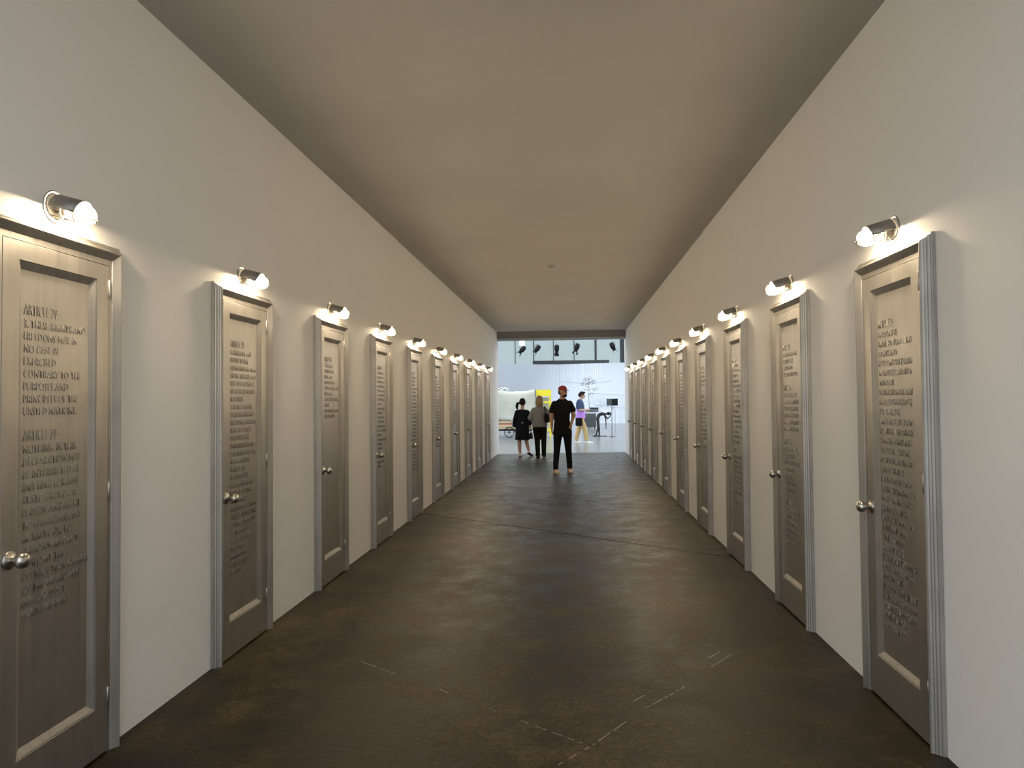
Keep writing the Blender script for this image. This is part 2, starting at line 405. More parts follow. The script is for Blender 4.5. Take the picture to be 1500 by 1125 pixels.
TEXTS = {
1: "",
2: "ARTICLE 2 -\nEVERYONE IS\nENTITLED TO ALL THE\nRIGHTS AND\nFREEDOMS SET FORTH\nIN THIS DECLARATION,\nWITHOUT\nDISTINCTION OF ANY\nKIND, SUCH AS RACE,\nCOLOUR, SEX,\nLANGUAGE, RELIGION,\nPOLITICAL OR OTHER\nOPINION, NATIONAL\nOR SOCIAL ORIGIN,\nPROPERTY, BIRTH OR\nOTHER STATUS.\nFURTHERMORE, NO\nDISTINCTION SHALL BE\nMADE ON THE BASIS\nOF THE POLITICAL,\nJURISDICTIONAL OR\nINTERNATIONAL\nSTATUS OF THE\nCOUNTRY OR\nTERRITORY TO WHICH\nA PERSON BELONGS,\nWHETHER IT BE\nINDEPENDENT, TRUST,\nNON-SELF-GOVERNING\nOR UNDER ANY OTHER\nLIMITATION OF\nSOVEREIGNTY.",
3: "ARTICLE 3 -\nEVERYONE HAS THE\nRIGHT TO LIFE,\nLIBERTY AND\nSECURITY OF PERSON.\n\nARTICLE 4 -\nNO ONE SHALL BE\nHELD IN SLAVERY OR\nSERVITUDE; SLAVERY\nAND THE SLAVE TRADE\nSHALL BE PROHIBITED\nIN ALL THEIR FORMS.\n\nARTICLE 5 -\nNO ONE SHALL BE\nSUBJECTED TO\nTORTURE OR TO CRUEL,\nINHUMAN OR\nDEGRADING\nTREATMENT OR\nPUNISHMENT.\n\nARTICLE 6 -\nEVERYONE HAS THE\nRIGHT TO\nRECOGNITION\nEVERYWHERE AS A\nPERSON BEFORE THE\nLAW.",
7: "ARTICLE 7 -|ALL ARE EQUAL BEFORE THE LAW AND ARE ENTITLED WITHOUT ANY DISCRIMINATION TO EQUAL PROTECTION OF THE LAW. ALL ARE ENTITLED TO EQUAL PROTECTION AGAINST ANY DISCRIMINATION IN VIOLATION OF THIS DECLARATION AND AGAINST ANY INCITEMENT TO SUCH DISCRIMINATION.||ARTICLE 8 -|EVERYONE HAS THE RIGHT TO AN EFFECTIVE REMEDY BY THE COMPETENT NATIONAL TRIBUNALS FOR ACTS VIOLATING THE FUNDAMENTAL RIGHTS GRANTED HIM BY THE CONSTITUTION OR BY LAW.",
9: "ARTICLE 9 -|NO ONE SHALL BE SUBJECTED TO ARBITRARY ARREST, DETENTION OR EXILE.||ARTICLE 10 -|EVERYONE IS ENTITLED IN FULL EQUALITY TO A FAIR AND PUBLIC HEARING BY AN INDEPENDENT AND IMPARTIAL TRIBUNAL, IN THE DETERMINATION OF HIS RIGHTS AND OBLIGATIONS AND OF ANY CRIMINAL CHARGE AGAINST HIM.",
11: "ARTICLE 11 -|1. EVERYONE CHARGED WITH A PENAL OFFENCE HAS THE RIGHT TO BE PRESUMED INNOCENT UNTIL PROVED GUILTY ACCORDING TO LAW IN A PUBLIC TRIAL AT WHICH HE HAS HAD ALL THE GUARANTEES NECESSARY FOR HIS DEFENCE.|2. NO ONE SHALL BE HELD GUILTY OF ANY PENAL OFFENCE ON ACCOUNT OF ANY ACT OR OMISSION WHICH DID NOT CONSTITUTE A PENAL OFFENCE, UNDER NATIONAL OR INTERNATIONAL LAW, AT THE TIME WHEN IT WAS COMMITTED.",
12: "ARTICLE 12 -|NO ONE SHALL BE SUBJECTED TO ARBITRARY INTERFERENCE WITH HIS PRIVACY, FAMILY, HOME OR CORRESPONDENCE, NOR TO ATTACKS UPON HIS HONOUR AND REPUTATION. EVERYONE HAS THE RIGHT TO THE PROTECTION OF THE LAW AGAINST SUCH INTERFERENCE OR ATTACKS.",
13: "ARTICLE 13 -|1. EVERYONE HAS THE RIGHT TO FREEDOM OF MOVEMENT AND RESIDENCE WITHIN THE BORDERS OF EACH STATE.|2. EVERYONE HAS THE RIGHT TO LEAVE ANY COUNTRY, INCLUDING HIS OWN, AND TO RETURN TO HIS COUNTRY.",
14: "ARTICLE 14 -|1. EVERYONE HAS THE RIGHT TO SEEK AND TO ENJOY IN OTHER COUNTRIES ASYLUM FROM PERSECUTION.|2. THIS RIGHT MAY NOT BE INVOKED IN THE CASE OF PROSECUTIONS GENUINELY ARISING FROM NON-POLITICAL CRIMES OR FROM ACTS CONTRARY TO THE PURPOSES AND PRINCIPLES OF THE UNITED NATIONS.",
15: "ARTICLE 15 -|1. EVERYONE HAS THE RIGHT TO A NATIONALITY.|2. NO ONE SHALL BE ARBITRARILY DEPRIVED OF HIS NATIONALITY NOR DENIED THE RIGHT TO CHANGE HIS NATIONALITY.",
16: "ARTICLE 16 -|1. MEN AND WOMEN OF FULL AGE, WITHOUT ANY LIMITATION DUE TO RACE, NATIONALITY OR RELIGION, HAVE THE RIGHT TO MARRY AND TO FOUND A FAMILY. THEY ARE ENTITLED TO EQUAL RIGHTS AS TO MARRIAGE, DURING MARRIAGE AND AT ITS DISSOLUTION.|2. MARRIAGE SHALL BE ENTERED INTO ONLY WITH THE FREE AND FULL CONSENT OF THE INTENDING SPOUSES.",
17: "ARTICLE 17 -|1. EVERYONE HAS THE RIGHT TO OWN PROPERTY ALONE AS WELL AS IN ASSOCIATION WITH OTHERS.|2. NO ONE SHALL BE ARBITRARILY DEPRIVED OF HIS PROPERTY.||ARTICLE 18 -|EVERYONE HAS THE RIGHT TO FREEDOM OF THOUGHT, CONSCIENCE AND RELIGION.",
30: "ARTICLE 29 -\n3. THESE RIGHTS AND\nFREEDOMS MAY IN\nNO CASE BE\nEXERCISED\nCONTRARY TO THE\nPURPOSES AND\nPRINCIPLES OF THE\nUNITED NATIONS.\n\nARTICLE 30 -\nNOTHING IN THIS\nDECLARATION MAY\nBE INTERPRETED AS\nIMPLYING FOR ANY\nSTATE, GROUP OR\nPERSON ANY RIGHT\nTO ENGAGE IN ANY\nACTIVITY OR TO\nPERFORM ANY ACT\nAIMED AT THE\nDESTRUCTION OF ANY\nOF THE RIGHTS AND\nFREEDOMS SET\nFORTH HEREIN.",
29: "ARTICLE 29 -|1. EVERYONE HAS DUTIES TO THE COMMUNITY IN WHICH ALONE THE FREE AND FULL DEVELOPMENT OF HIS PERSONALITY IS POSSIBLE.|2. IN THE EXERCISE OF HIS RIGHTS AND FREEDOMS, EVERYONE SHALL BE SUBJECT ONLY TO SUCH LIMITATIONS AS ARE DETERMINED BY LAW SOLELY FOR THE PURPOSE OF SECURING DUE RECOGNITION AND RESPECT FOR THE RIGHTS AND FREEDOMS OF OTHERS AND OF MEETING THE JUST REQUIREMENTS OF MORALITY, PUBLIC ORDER AND THE GENERAL WELFARE IN A DEMOCRATIC SOCIETY.",
28: "ARTICLE 28 -|EVERYONE IS ENTITLED TO A SOCIAL AND INTERNATIONAL ORDER IN WHICH THE RIGHTS AND FREEDOMS SET FORTH IN THIS DECLARATION CAN BE FULLY REALIZED.",
27: "ARTICLE 27 -|1. EVERYONE HAS THE RIGHT FREELY TO PARTICIPATE IN THE CULTURAL LIFE OF THE COMMUNITY, TO ENJOY THE ARTS AND TO SHARE IN SCIENTIFIC ADVANCEMENT AND ITS BENEFITS.|2. EVERYONE HAS THE RIGHT TO THE PROTECTION OF THE MORAL AND MATERIAL INTERESTS RESULTING FROM ANY SCIENTIFIC, LITERARY OR ARTISTIC PRODUCTION OF WHICH HE IS THE AUTHOR.",
26: "ARTICLE 26 -|1. EVERYONE HAS THE RIGHT TO EDUCATION. EDUCATION SHALL BE FREE, AT LEAST IN THE ELEMENTARY AND FUNDAMENTAL STAGES. ELEMENTARY EDUCATION SHALL BE COMPULSORY.|2. EDUCATION SHALL BE DIRECTED TO THE FULL DEVELOPMENT OF THE HUMAN PERSONALITY AND TO THE STRENGTHENING OF RESPECT FOR HUMAN RIGHTS AND FUNDAMENTAL FREEDOMS.|3. PARENTS HAVE A PRIOR RIGHT TO CHOOSE THE KIND OF EDUCATION THAT SHALL BE GIVEN TO THEIR CHILDREN.",
25: "ARTICLE 25 -|1. EVERYONE HAS THE RIGHT TO A STANDARD OF LIVING ADEQUATE FOR THE HEALTH AND WELL-BEING OF HIMSELF AND OF HIS FAMILY, INCLUDING FOOD, CLOTHING, HOUSING AND MEDICAL CARE AND NECESSARY SOCIAL SERVICES, AND THE RIGHT TO SECURITY.|2. MOTHERHOOD AND CHILDHOOD ARE ENTITLED TO SPECIAL CARE AND ASSISTANCE. ALL CHILDREN SHALL ENJOY THE SAME SOCIAL PROTECTION.",
24: "ARTICLE 24 -|EVERYONE HAS THE RIGHT TO REST AND LEISURE, INCLUDING REASONABLE LIMITATION OF WORKING HOURS AND PERIODIC HOLIDAYS WITH PAY.||ARTICLE 23 -|4. EVERYONE HAS THE RIGHT TO FORM AND TO JOIN TRADE UNIONS FOR THE PROTECTION OF HIS INTERESTS.",
23: "ARTICLE 23 -|1. EVERYONE HAS THE RIGHT TO WORK, TO FREE CHOICE OF EMPLOYMENT, TO JUST AND FAVOURABLE CONDITIONS OF WORK AND TO PROTECTION AGAINST UNEMPLOYMENT.|2. EVERYONE, WITHOUT ANY DISCRIMINATION, HAS THE RIGHT TO EQUAL PAY FOR EQUAL WORK.|3. EVERYONE WHO WORKS HAS THE RIGHT TO JUST AND FAVOURABLE REMUNERATION.",
22: "ARTICLE 22 -|EVERYONE, AS A MEMBER OF SOCIETY, HAS THE RIGHT TO SOCIAL SECURITY AND IS ENTITLED TO REALIZATION OF THE ECONOMIC, SOCIAL AND CULTURAL RIGHTS INDISPENSABLE FOR HIS DIGNITY AND THE FREE DEVELOPMENT OF HIS PERSONALITY.",
21: "ARTICLE 21 -|1. EVERYONE HAS THE RIGHT TO TAKE PART IN THE GOVERNMENT OF HIS COUNTRY, DIRECTLY OR THROUGH FREELY CHOSEN REPRESENTATIVES.|2. EVERYONE HAS THE RIGHT OF EQUAL ACCESS TO PUBLIC SERVICE IN HIS COUNTRY.",
}
def wrap(s, n=18):
    if '|' not in s: return s.split('\n')
    out = []
    for para in s.split('|'):
        line = ''
        for w in para.split(' '):
            if line and len(line)+1+len(w) > n: out.append(line); line = w
            else: line = (line+' '+w).strip()
        out.append(line)
    return out

def text_mesh(lines, res):
    """raised capitals, one mesh for one article; returns mesh in X (right), Z (up), -Y out"""
    cu = bpy.data.curves.new('lettering', 'FONT')
    cu.size = 1.0; cu.space_line = 1.0; cu.resolution_u = res
    cu.body = '\n'.join(lines); cu.extrude = 0.0; cu.offset = 0.0
    o = bpy.data.objects.new('lettering', cu); COL.objects.link(o)
    cu.extrude = 0.5
    dg = bpy.context.evaluated_depsgraph_get(); dg.update()
    me = bpy.data.meshes.new_from_object(o.evaluated_get(dg))
    bpy.data.objects.remove(o); bpy.data.curves.remove(cu)
    return me

_probe = text_mesh(['3. THESE RIGHTS AND'], 1)
_xs = [v.co.x for v in _probe.vertices]; _ys = [v.co.y for v in _probe.vertices]
SX = 0.322/(max(_xs)-min(_xs)); SY = 0.036/(max(_ys)-min(_ys)); LINE0 = min(_ys)
_two = text_mesh(['H', 'H'], 1); _y2 = [v.co.y for v in _two.vertices]
LINE = (max(_y2)-min(_y2))-(max(_ys)-min(_ys))       # line advance in font units
bpy.data.meshes.remove(_probe); bpy.data.meshes.remove(_two)

def lettering(key, parent, res):
    lines = wrap(TEXTS[key]); blocks = []; cur = []
    for i, l in enumerate(lines):                     # one object for each article on the door
        if l == '': continue
        if l.startswith('ARTICLE') and cur: blocks.append(cur); cur = []
        cur.append((i, l))
    blocks.append(cur)
    titles = 0
    for blk in blocks:
        titles += 1
        me = text_mesh([l for _, l in blk], res)
        i0 = blk[0][0]; top = 1.880-0.0463*i0-0.010*(titles-1)
        for v in me.vertices:
            y = v.co.y; ln = round(max(0, (0.55-y))/LINE) if LINE else 0
            gy = y+ln*LINE                            # height within its own line
            z = top-0.036+gy*SY-0.0463*ln-(0.010 if ln > 0 else 0)
            v.co = Vector((v.co.x*SX-W/2+0.203, -(PP+0.0002+(v.co.z+0.5)*0.0025), z))
        me.materials.clear(); me.materials.append(M['door'])
        o = bpy.data.objects.new('lettering', me); COL.objects.link(o); o.parent = parent

def make_door():
    root = empty('panelled_door')
    for k in ('left', 'right'): finish('casing_side', casing_mesh(k), 'casing', root)
    finish('casing_head', casing_mesh('head'), 'casing', root)
    # jamb: a flat strip between casing and leaf on three sides
    j0, j1, jz = -W/2+0.068, -W/2+0.0835, T-0.068
    for nm, a, b in (('jamb', (j0, -0.0275, 0.001), (j1, 0, jz)), ('jamb', (-j1, -0.0275, 0.001), (-j0, 0, jz)), ('jamb', (j1, -0.0275, LZ1+0.0025), (-j1, 0, jz))):
        bm = bmesh.new(); box(bm, a, b); finish(nm, bm, 'door', root)
    bm = bmesh.new(); box(bm, (j1, -0.0060, 0.002), (-j1, 0, LZ1+0.0025)); finish('backing', bm, 'gap', root)
    # leaf: stiles and rails in one board with a moulded opening, the sunk panel is its own piece
    bm = bmesh.new()
    q = lambda i, p: (PX0+i, PX1-i, PZ0+i, PZ1-i, p)
    rect_rings(bm, [(LX0, LX1, LZ0, LZ1, 0.0065), (LX0, LX1, LZ0, LZ1, LP-0.001), (LX0+0.001, LX1-0.001, LZ0+0.001, LZ1-0.001, LP), q(0, LP), q(0.0015, LP-0.001), q(0.002, PP+0.0005)])
    leaf = finish('leaf', bm, 'door', root)
    bm = bmesh.new()
    rect_rings(bm, [q(0.002, 0.0068), q(0.002, 0.0235), q(0.005, 0.0245), q(0.009, 0.0225), q(0.022, 0.0145), q(0.027, 0.0118), q(0.031, PP-0.0005)])
    finish('panel_moulding', bm, 'casing', leaf)
    bm = bmesh.new(); box(bm, (PX0+0.004, -PP, PZ0+0.004), (PX1-0.004, -0.0068, PZ1-0.004)); finish('panel', bm, 'door', leaf)
    # knob on the left stile, three hinges on the right edge
    kx, kz = -W/2+0.124, 0.943
    bm = bmesh.new(); lathe(bm, [(0, 0), (0.033, 0), (0.033, 0.003), (0.029, 0.007), (0.018, 0.009), (0.012, 0.013), (0.0, 0.013)], (0, -1, 0), (kx, -LP, kz), 24)
    finish('knob_rose', bm, 'knob', root, True)
    bm = bmesh.new(); lathe(bm, [(0, 0.011), (0.0105, 0.011), (0.0105, 0.026), (0.016, 0.030), (0.0245, 0.037), (0.0285, 0.047), (0.0275, 0.057), (0.021, 0.066), (0.011, 0.071), (0, 0.0725)], (0, -1, 0), (kx, -LP, kz), 24)
    finish('knob', bm, 'knob', root, True)
    for z in (2.003, 1.122, 0.237):
        bm = bmesh.new(); hx = LX1+0.001
        lathe(bm, [(0, -0.043), (0.003, -0.042), (0.0036, -0.038), (0.0044, -0.037), (0.0044, 0.037), (0.0036, 0.038), (0.003, 0.042), (0, 0.043)], (0, 0, 1), (hx, -LP-0.002, z), 12)
        finish('hinge', bm, 'hinge', root, True)
    return root

def leaf_of(root):
    return [c for c in root.children if c.name.startswith('leaf')][0]

SP = 1.5538
left_y = [3.727+SP*(i-1) for i in range(10)]
left_y[2] += 0.012
right_y = [3.012, 4.540, 6.095, 7.655, 9.215, 10.775, 12.33, 13.885, 15.44, 16.99]
left_keys = [30, 29, 28, 27, 26, 25, 24, 23, 22, 21]
right_keys = [2, 3, 7, 9, 11, 12, 13, 14, 15, 16]
NTH = ['first', 'second', 'third', 'fourth', 'fifth', 'sixth', 'seventh', 'eighth', 'ninth', 'tenth']
def door_label(side, i):
    if side == 'left':
        return ['silver panelled door lettered Article 29 and Article 30, nearest on the left wall', 'silver panelled door second from the camera on the left wall, covered with long text',
                'silver panelled door third on the left wall, with one short block of text'][i] if i < 3 else \
            ('silver panelled door farthest away on the left wall' if i == 9 else 'silver panelled door, %s from the camera on the left wall' % NTH[i])
    return ['silver panelled door lettered Article 2, nearest on the right wall', 'silver panelled door second on the right wall, with four short blocks of text'][i] if i < 2 else \
        ('silver panelled door farthest away on the right wall' if i == 9 else 'silver panelled door, %s from the camera on the right wall' % NTH[i])

proto = make_door()
doors = []
for side, ys, keys in (('left', left_y, left_keys), ('right', right_y, right_keys)):
    for i, (y, key) in enumerate(zip(ys, keys)):
        d = proto if not doors else copy_tree(proto)
        d.location = ((XL+0.0015 if side == 'left' else XR-0.0015), y+W/2, 0)
        d.rotation_euler = (0, 0, PI/2 if side == 'left' else -PI/2)
        tag(d, door_label(side, i), 'door', 'silver doors along the %s wall' % side, 'thing')
        doors.append((d, key, 3 if i < 3 else 1))
for d, key, res in doors: lettering(key, leaf_of(d), res)

# ------------------------------------------------------------------ the lamps over the doors
def make_lamp():
    root = empty('cage_wall_lamp')
    A = (0, -1, 0); TILT = Matrix.Rotation(0.28, 4, 'X')          # everything but the plate dips away from the wall
    def part(nm, fn, mat, par=root, sm=True):
        bm = bmesh.new(); fn(bm); bm.transform(TILT); return finish(nm, bm, mat, par, sm)
    bm = bmesh.new(); lathe(bm, [(0, 0.0), (0.050, 0.0), (0.050, 0.006), (0.044, 0.012), (0, 0.012)], A, (0, 0, 0), 24); finish('wall_plate', bm, 'hood', root)
    part('socket', lambda b: lathe(b, [(0, 0.014), (0.021, 0.014), (0.021, 0.046), (0.025, 0.048), (0.025, 0.064), (0.019, 0.068), (0, 0.068)], A, (0, 0, 0.0), 16), 'socket')
    part('bulb', lambda b: lathe(b, [(0, 0.088), (0.007, 0.089), (0.011, 0.097), (0.0125, 0.108), (0.0125, 0.124), (0.010, 0.134), (0.005, 0.139), (0, 0.140)], A, (0, 0, 0.004), 14), 'bulb')
    part('bulb_stem', lambda b: lathe(b, [(0, 0.068), (0.012, 0.068), (0.010, 0.082), (0.007, 0.088), (0, 0.088)], A, (0, 0, 0.004), 12), 'socket')
    part('glass_jar', lambda b: lathe(b, [(0.026, 0.060), (0.030, 0.068), (0.036, 0.085), (0.037, 0.140), (0.033, 0.158), (0.022, 0.170), (0.009, 0.175), (0, 0.176)], A, (0, 0, 0), 18), 'jar')
    def hood(b, n=18):           # upper part of a tube, open below
        rows = []
        for (r, p) in ((0.052, 0.013), (0.052, 0.128), (0.0495, 0.128), (0.0495, 0.013)):
            rows.append([b.verts.new((r*math.cos(a), -p, r*math.sin(a))) for a in [(-0.14+(PI+0.28)*k/n) for k in range(n+1)]])
        for i in range(4): ring_faces(b, rows[i], rows[(i+1) % 4], close=False)
        b.faces.new([rows[i][0] for i in range(4)]); b.faces.new([rows[i][-1] for i in range(4)][::-1])
    part('hood', hood, 'hood')
    # wire cage below and in front of the jar
    cage = empty('wire_cage'); cage.parent = root
    bm = bmesh.new(); loop_tube(bm, [(0.064*math.cos(2*PI*k/24), -0.004, 0.064*math.sin(2*PI*k/24)-0.004) for k in range(24)], 0.0026, 6); finish('cage_ring', bm, 'cage', cage, True)
    for r, p in ((0.046, 0.062), (0.045, 0.118)):
        part('cage_ring', lambda b: tube(b, [(r*math.cos(a), -p, r*math.sin(a)) for a in [PI+PI*k/12 for k in range(13)]], 0.0024, 6), 'cage', cage)
    for a in (PI*1.10, PI*1.30, PI*1.5, PI*1.70, PI*1.90):
        c, sn = math.cos(a), math.sin(a)
        part('cage_bar', lambda b: tube(b, [(0.048*c, -0.016, 0.048*sn), (0.046*c, -0.062, 0.046*sn), (0.045*c, -0.118, 0.045*sn), (0.041*c, -0.152, 0.041*sn), (0.027*c, -0.174, 0.027*sn), (0.006*c, -0.184, 0.006*sn-0.004)], 0.0024, 6), 'cage', cage)
    return root

lamp = make_lamp(); k = 0
for side, ys in (('left', left_y), ('right', right_y)):
    for i, y in enumerate(ys):
        l = lamp if k == 0 else copy_tree(lamp); k += 1
        l.location = ((XL if side == 'left' else XR), y+W/2, 2.290 if side == 'left' else 2.300)
        l.rotation_euler = (0, 0, PI/2 if side == 'left' else -PI/2)
        tag(l, 'lit cage lamp with half-round metal hood above the %s door on the %s wall' % ('nearest' if i == 0 else 'farthest' if i == 9 else NTH[i], side), 'wall lamp', 'cage lamps above the %s wall doors' % side)

# smoke detector on the ceiling
t = tag(empty('smoke_detector', (-0.25, 9.71, H)), 'small round off-white smoke detector on the corridor ceiling', 'smoke detector')
bm = bmesh.new(); lathe(bm, [(0, 0), (0.058, 0), (0.058, 0.012), (0.050, 0.030), (0, 0.030)], (0, 0, -1), (0, 0, 0), 24); finish('base', bm, 'plastic', t)
bm = bmesh.new(); lathe(bm, [(0, 0.030), (0.040, 0.030), (0.040, 0.038), (0, 0.038)], (0, 0, -1), (0, 0, 0), 24); finish('vent', bm, 'slot', t)
bm = bmesh.new(); lathe(bm, [(0, 0.038), (0.044, 0.038), (0.040, 0.046), (0.02, 0.050), (0, 0.050)], (0, 0, -1), (0, 0, 0), 24); finish('cap', bm, 'plastic', t)

# ------------------------------------------------------------------ the bright hall beyond
def wall_run(name, a, b, th, h, mat, label):
    a, b = Vector((*a, 0)), Vector((*b, 0)); n = Vector((-(b-a).y, (b-a).x, 0)).normalized()*th
    bm = bmesh.new()
    d = [bm.verts.new(p) for p in (a, b, b+n, a+n)]; u = [bm.verts.new(p+Vector((0, 0, h))) for p in (a, b, b+n, a+n)]
    bm.faces.new(d[::-1]); bm.faces.new(u); ring_faces(bm, d, u)
    return structure(name, bm, mat, label)
wall_run('wall_back_left', (-10.7, 40.65), (-0.70, 44.0), 0.15, 3.78, 'white', 'white partition at the back of the hall, running left from the corner')
wall_run('wall_back_right', (-0.69, 44.0), (9.4, 41.0), 0.15, 3.78, 'white', 'white partition at the back of the hall, running right from the corner')

# clerestory glazing
gz0, gz1, gy = 3.2, 9.0, 50.0
edges = [-6.7, -5.35, -4.01, -2.64, -1.20, 0.31, 1.87, 3.79, 5.3, 6.8]
for k in range(len(edges)-1):
    bm = bmesh.new(); box(bm, (edges[k]+0.02, gy+0.02, gz0), (edges[k+1]-0.02, gy+0.035, gz1))
    structure('window_%d' % (k+1), bm, 'pane', 'pale glazed bay of the hall front, number %d from the left' % (k+1))
for k, x in enumerate(edges):
    w = 0.075 if k == 6 else 0.16 if k == 7 else 0.028
    bm = bmesh.new(); box(bm, (x-w, gy-0.05, gz0), (x+w, gy+0.015, gz1)); structure('trim_%d' % (k+5), bm, 'mullion', 'dark steel mullion of the hall glazing, number %d from the left' % (k+1))
bm = bmesh.new(); box(bm, (-2.6, 47.9, 3.90), (2.72, 48.1, 4.26)); structure('trim_20', bm, 'mullion', 'dark steel beam behind the white partition')
wall_run('wall_far', (-16, 50.3), (16, 50.3), 0.2, 3.3, 'white', 'low wall below the glazing')

# lighting gantry across the hall
for k, y in enumerate((30.0, 30.45)):
    bm = bmesh.new(); tube(bm, [(-7, y, 5.96), (7, y, 5.96)], 0.04, 10); structure('trim_%d' % (21+k), bm, 'cable', 'steel pipe high across the hall that carries the spotlights')
for k, x in enumerate((-7, 7)):
    bm = bmesh.new(); box(bm, (x-0.08+math.copysign(0.09, x), 29.9, 0), (x+0.08+math.copysign(0.09, x), 30.55, 6.05)); structure('trim_%d' % (23+k), bm, 'cable', 'mast carrying the pipes in the hall')

# spotlights hanging on rods
def spot(x, y, z, aim, yaw, pitch, label):
    t = tag(empty('stage_spotlight', (x, y, z)), label, 'spotlight', 'black spotlights hanging in the hall')
    rot = Matrix.Rotation(yaw, 4, 'Z') @ Matrix.Rotation(pitch, 4, 'X') @ Matrix.Scale(1.25, 4)
    def part(nm, fn, mat):
        bm = bmesh.new(); fn(bm); bm.transform(rot); return finish(nm, bm, mat, t, True)
    part('housing', lambda b: lathe(b, [(0, -0.15), (0.06, -0.15), (0.085, -0.09), (0.085, 0.03), (0.075, 0.06), (0.0, 0.06)], (0, 0, -1), (0, 0, 0), 14), 'black')
    part('lens_tube', lambda b: lathe(b, [(0, 0.06), (0.062, 0.06), (0.062, 0.13), (0.07, 0.135), (0.07, 0.15), (0, 0.15)], (0, 0, -1), (0, 0, 0), 14), 'black')
    for s in (-1, 1):
        part('barn_door', lambda b: box(b, (-0.07, s*0.075-0.004, -0.24), (0.07, s*0.075+0.004, -0.15)), 'black')
    if aim:
        ld = bpy.data.lights.new('spotlight_beam', 'SPOT'); ld.energy = 5200; ld.spot_size = math.radians(42); ld.spot_blend = 1.0; ld.shadow_soft_size = 0.06; ld.color = (0.93, 0.97, 1.0)
        lo = bpy.data.objects.new('spotlight_beam', ld); COL.objects.link(lo); lo.parent = t
        d = Vector(aim)-Vector((x, y, z)); lo.location = (rot @ Vector((0, 0, -0.165))); lo.rotation_euler = d.to_track_quat('-Z', 'Y').to_euler()
    bm = bmesh.new(); tube(bm, [(-0.10, 0, 0), (-0.10, 0, 0.14), (-0.05, 0, 0.19), (0.05, 0, 0.19), (0.10, 0, 0.14), (0.10, 0, 0)], 0.010, 6); finish('yoke', bm, 'black', t)
    bm = bmesh.new(); tube(bm, [(0, 0, 0.19), (0, 0, 5.918-z)], 0.009, 6); finish('rod', bm, 'cable', t)
spot(-2.09, 30, 3.72, None, 1.9, 0.75, 'black spotlight hanging farthest left, below the white flood lamp')
spot(-1.43, 30, 3.75, (1.4, 42, 1.0), 1.7, 0.65, 'black spotlight second from the left, tilted to the right')
spot(-0.57, 30, 3.73, None, 0.2, 0.25, 'black spotlight hanging straight down in the middle pane')
spot(0.31, 30, 3.78, (2.2, 42, 1.2), 1.2, 0.35, 'black spotlight second from the right beside a mullion')
spot(1.87, 30, 3.80, None, -1.7, 0.45, 'black spotlight hanging farthest right beside the dark column')
t = tag(empty('flood_lamp', (-2.12, 30.4, 4.04)), 'bright white square flood lamp above the leftmost spotlight', 'flood lamp')
bm = bmesh.new(); box(bm, (-0.12, 0.0, -0.12), (0.12, 0.10, 0.12)); finish('housing', bm, 'plastic', t)
bm = bmesh.new(); box(bm, (-0.105, -0.02, -0.105), (0.105, -0.002, 0.105)); finish('lamp_face', bm, 'lampwhite', t)
bm = bmesh.new(); tube(bm, [(0, 0.05, 0.12), (0, 0.05, 1.875)], 0.009, 6); finish('rod', bm, 'cable', t)

# covered cart on the left
cx, cy = -3.1, 28.0
t = tag(empty('covered_cart', (cx, cy, 0)), 'wooden cart under a milky plastic sheet, beside the yellow crate', 'cart')
bm = bmesh.new(); box(bm, (-1.9, -0.5, 0.34), (1.55, 0.7, 0.42)); finish('bed', bm, 'wood', t)
for k, (z, m) in enumerate(((0.425, 'wood'), (0.515, 'redwood'), (0.585, 'wood'), (0.66, 'redwood'))):
    bm = bmesh.new(); box(bm, (-1.9, -0.52, z), (0.72, -0.48, z+(0.085 if m == 'wood' else 0.05))); finish('side_board', bm, m, t)
bm = bmesh.new(); box(bm, (-1.9, -0.55, 0.27), (1.55, -0.42, 0.335)); finish('chassis_rail', bm, 'black', t)
for x in (-1.2, 0.63):
    wh = empty('wheel'); wh.parent = t
    bm = bmesh.new(); loop_tube(bm, [(x+0.20*math.cos(2*PI*q/28), -0.55, 0.215+0.20*math.sin(2*PI*q/28)) for q in range(28)], 0.015, 6); finish('rim', bm, 'black', wh, True)
    bm = bmesh.new(); lathe(bm, [(0, -0.04), (0.035, -0.04), (0.035, 0.04), (0, 0.04)], (0, 1, 0), (x, -0.55, 0.215), 12); finish('hub', bm, 'black', wh)
    for q in range(6):
        a = 2*PI*q/6; bm = bmesh.new(); tube(bm, [(x, -0.55, 0.215), (x+0.2*math.cos(a), -0.55, 0.215+0.2*math.sin(a))], 0.007, 5); finish('spoke', bm, 'black', wh)
bm = bmesh.new(); tube(bm, [(0.75, -0.5, 0.30), (0.95, -0.52, 0.18), (1.2, -0.54, 0.06), (1.45, -0.54, 0.03)], 0.02, 6); finish('drawbar', bm, 'black', t)
bm = bmesh.new(); nx, nz = 44, 26; gridv = []      # the sheet: hangs over the load, folded
path = [(-0.53, 0.70), (-0.53, 1.05), (-0.50, 1.5), (-0.46, 1.80), (-0.34, 1.90), (0.0, 1.92), (0.5, 1.90), (0.66, 1.80), (0.70, 0.5)]
def along(t_):
    f = t_*(len(path)-1); i = min(int(f), len(path)-2); f -= i
    return path[i][0]*(1-f)+path[i+1][0]*f, path[i][1]*(1-f)+path[i+1][1]*f
for i in range(nx+1):
    x = -1.9+(i/nx)*3.58; col_ = []
    for j in range(nz+1):
        y, z = along(j/nz); fold = math.sin(x*9+math.sin(z*3))*0.5+math.sin(x*21+z*4)*0.3+math.sin(x*4-z*6)*0.5
        sag = -0.05*abs(math.sin(x*1.9))*(1 if z > 1.7 else 0)
        low = 0.28 if (x > 0.75 and j == 0) else 0
        col_.append(bm.verts.new((x, y-0.03*fold*(1.0 if y < 0.3 else 0.5)-0.02, z+sag+0.02*fold-low)))
    gridv.append(col_)
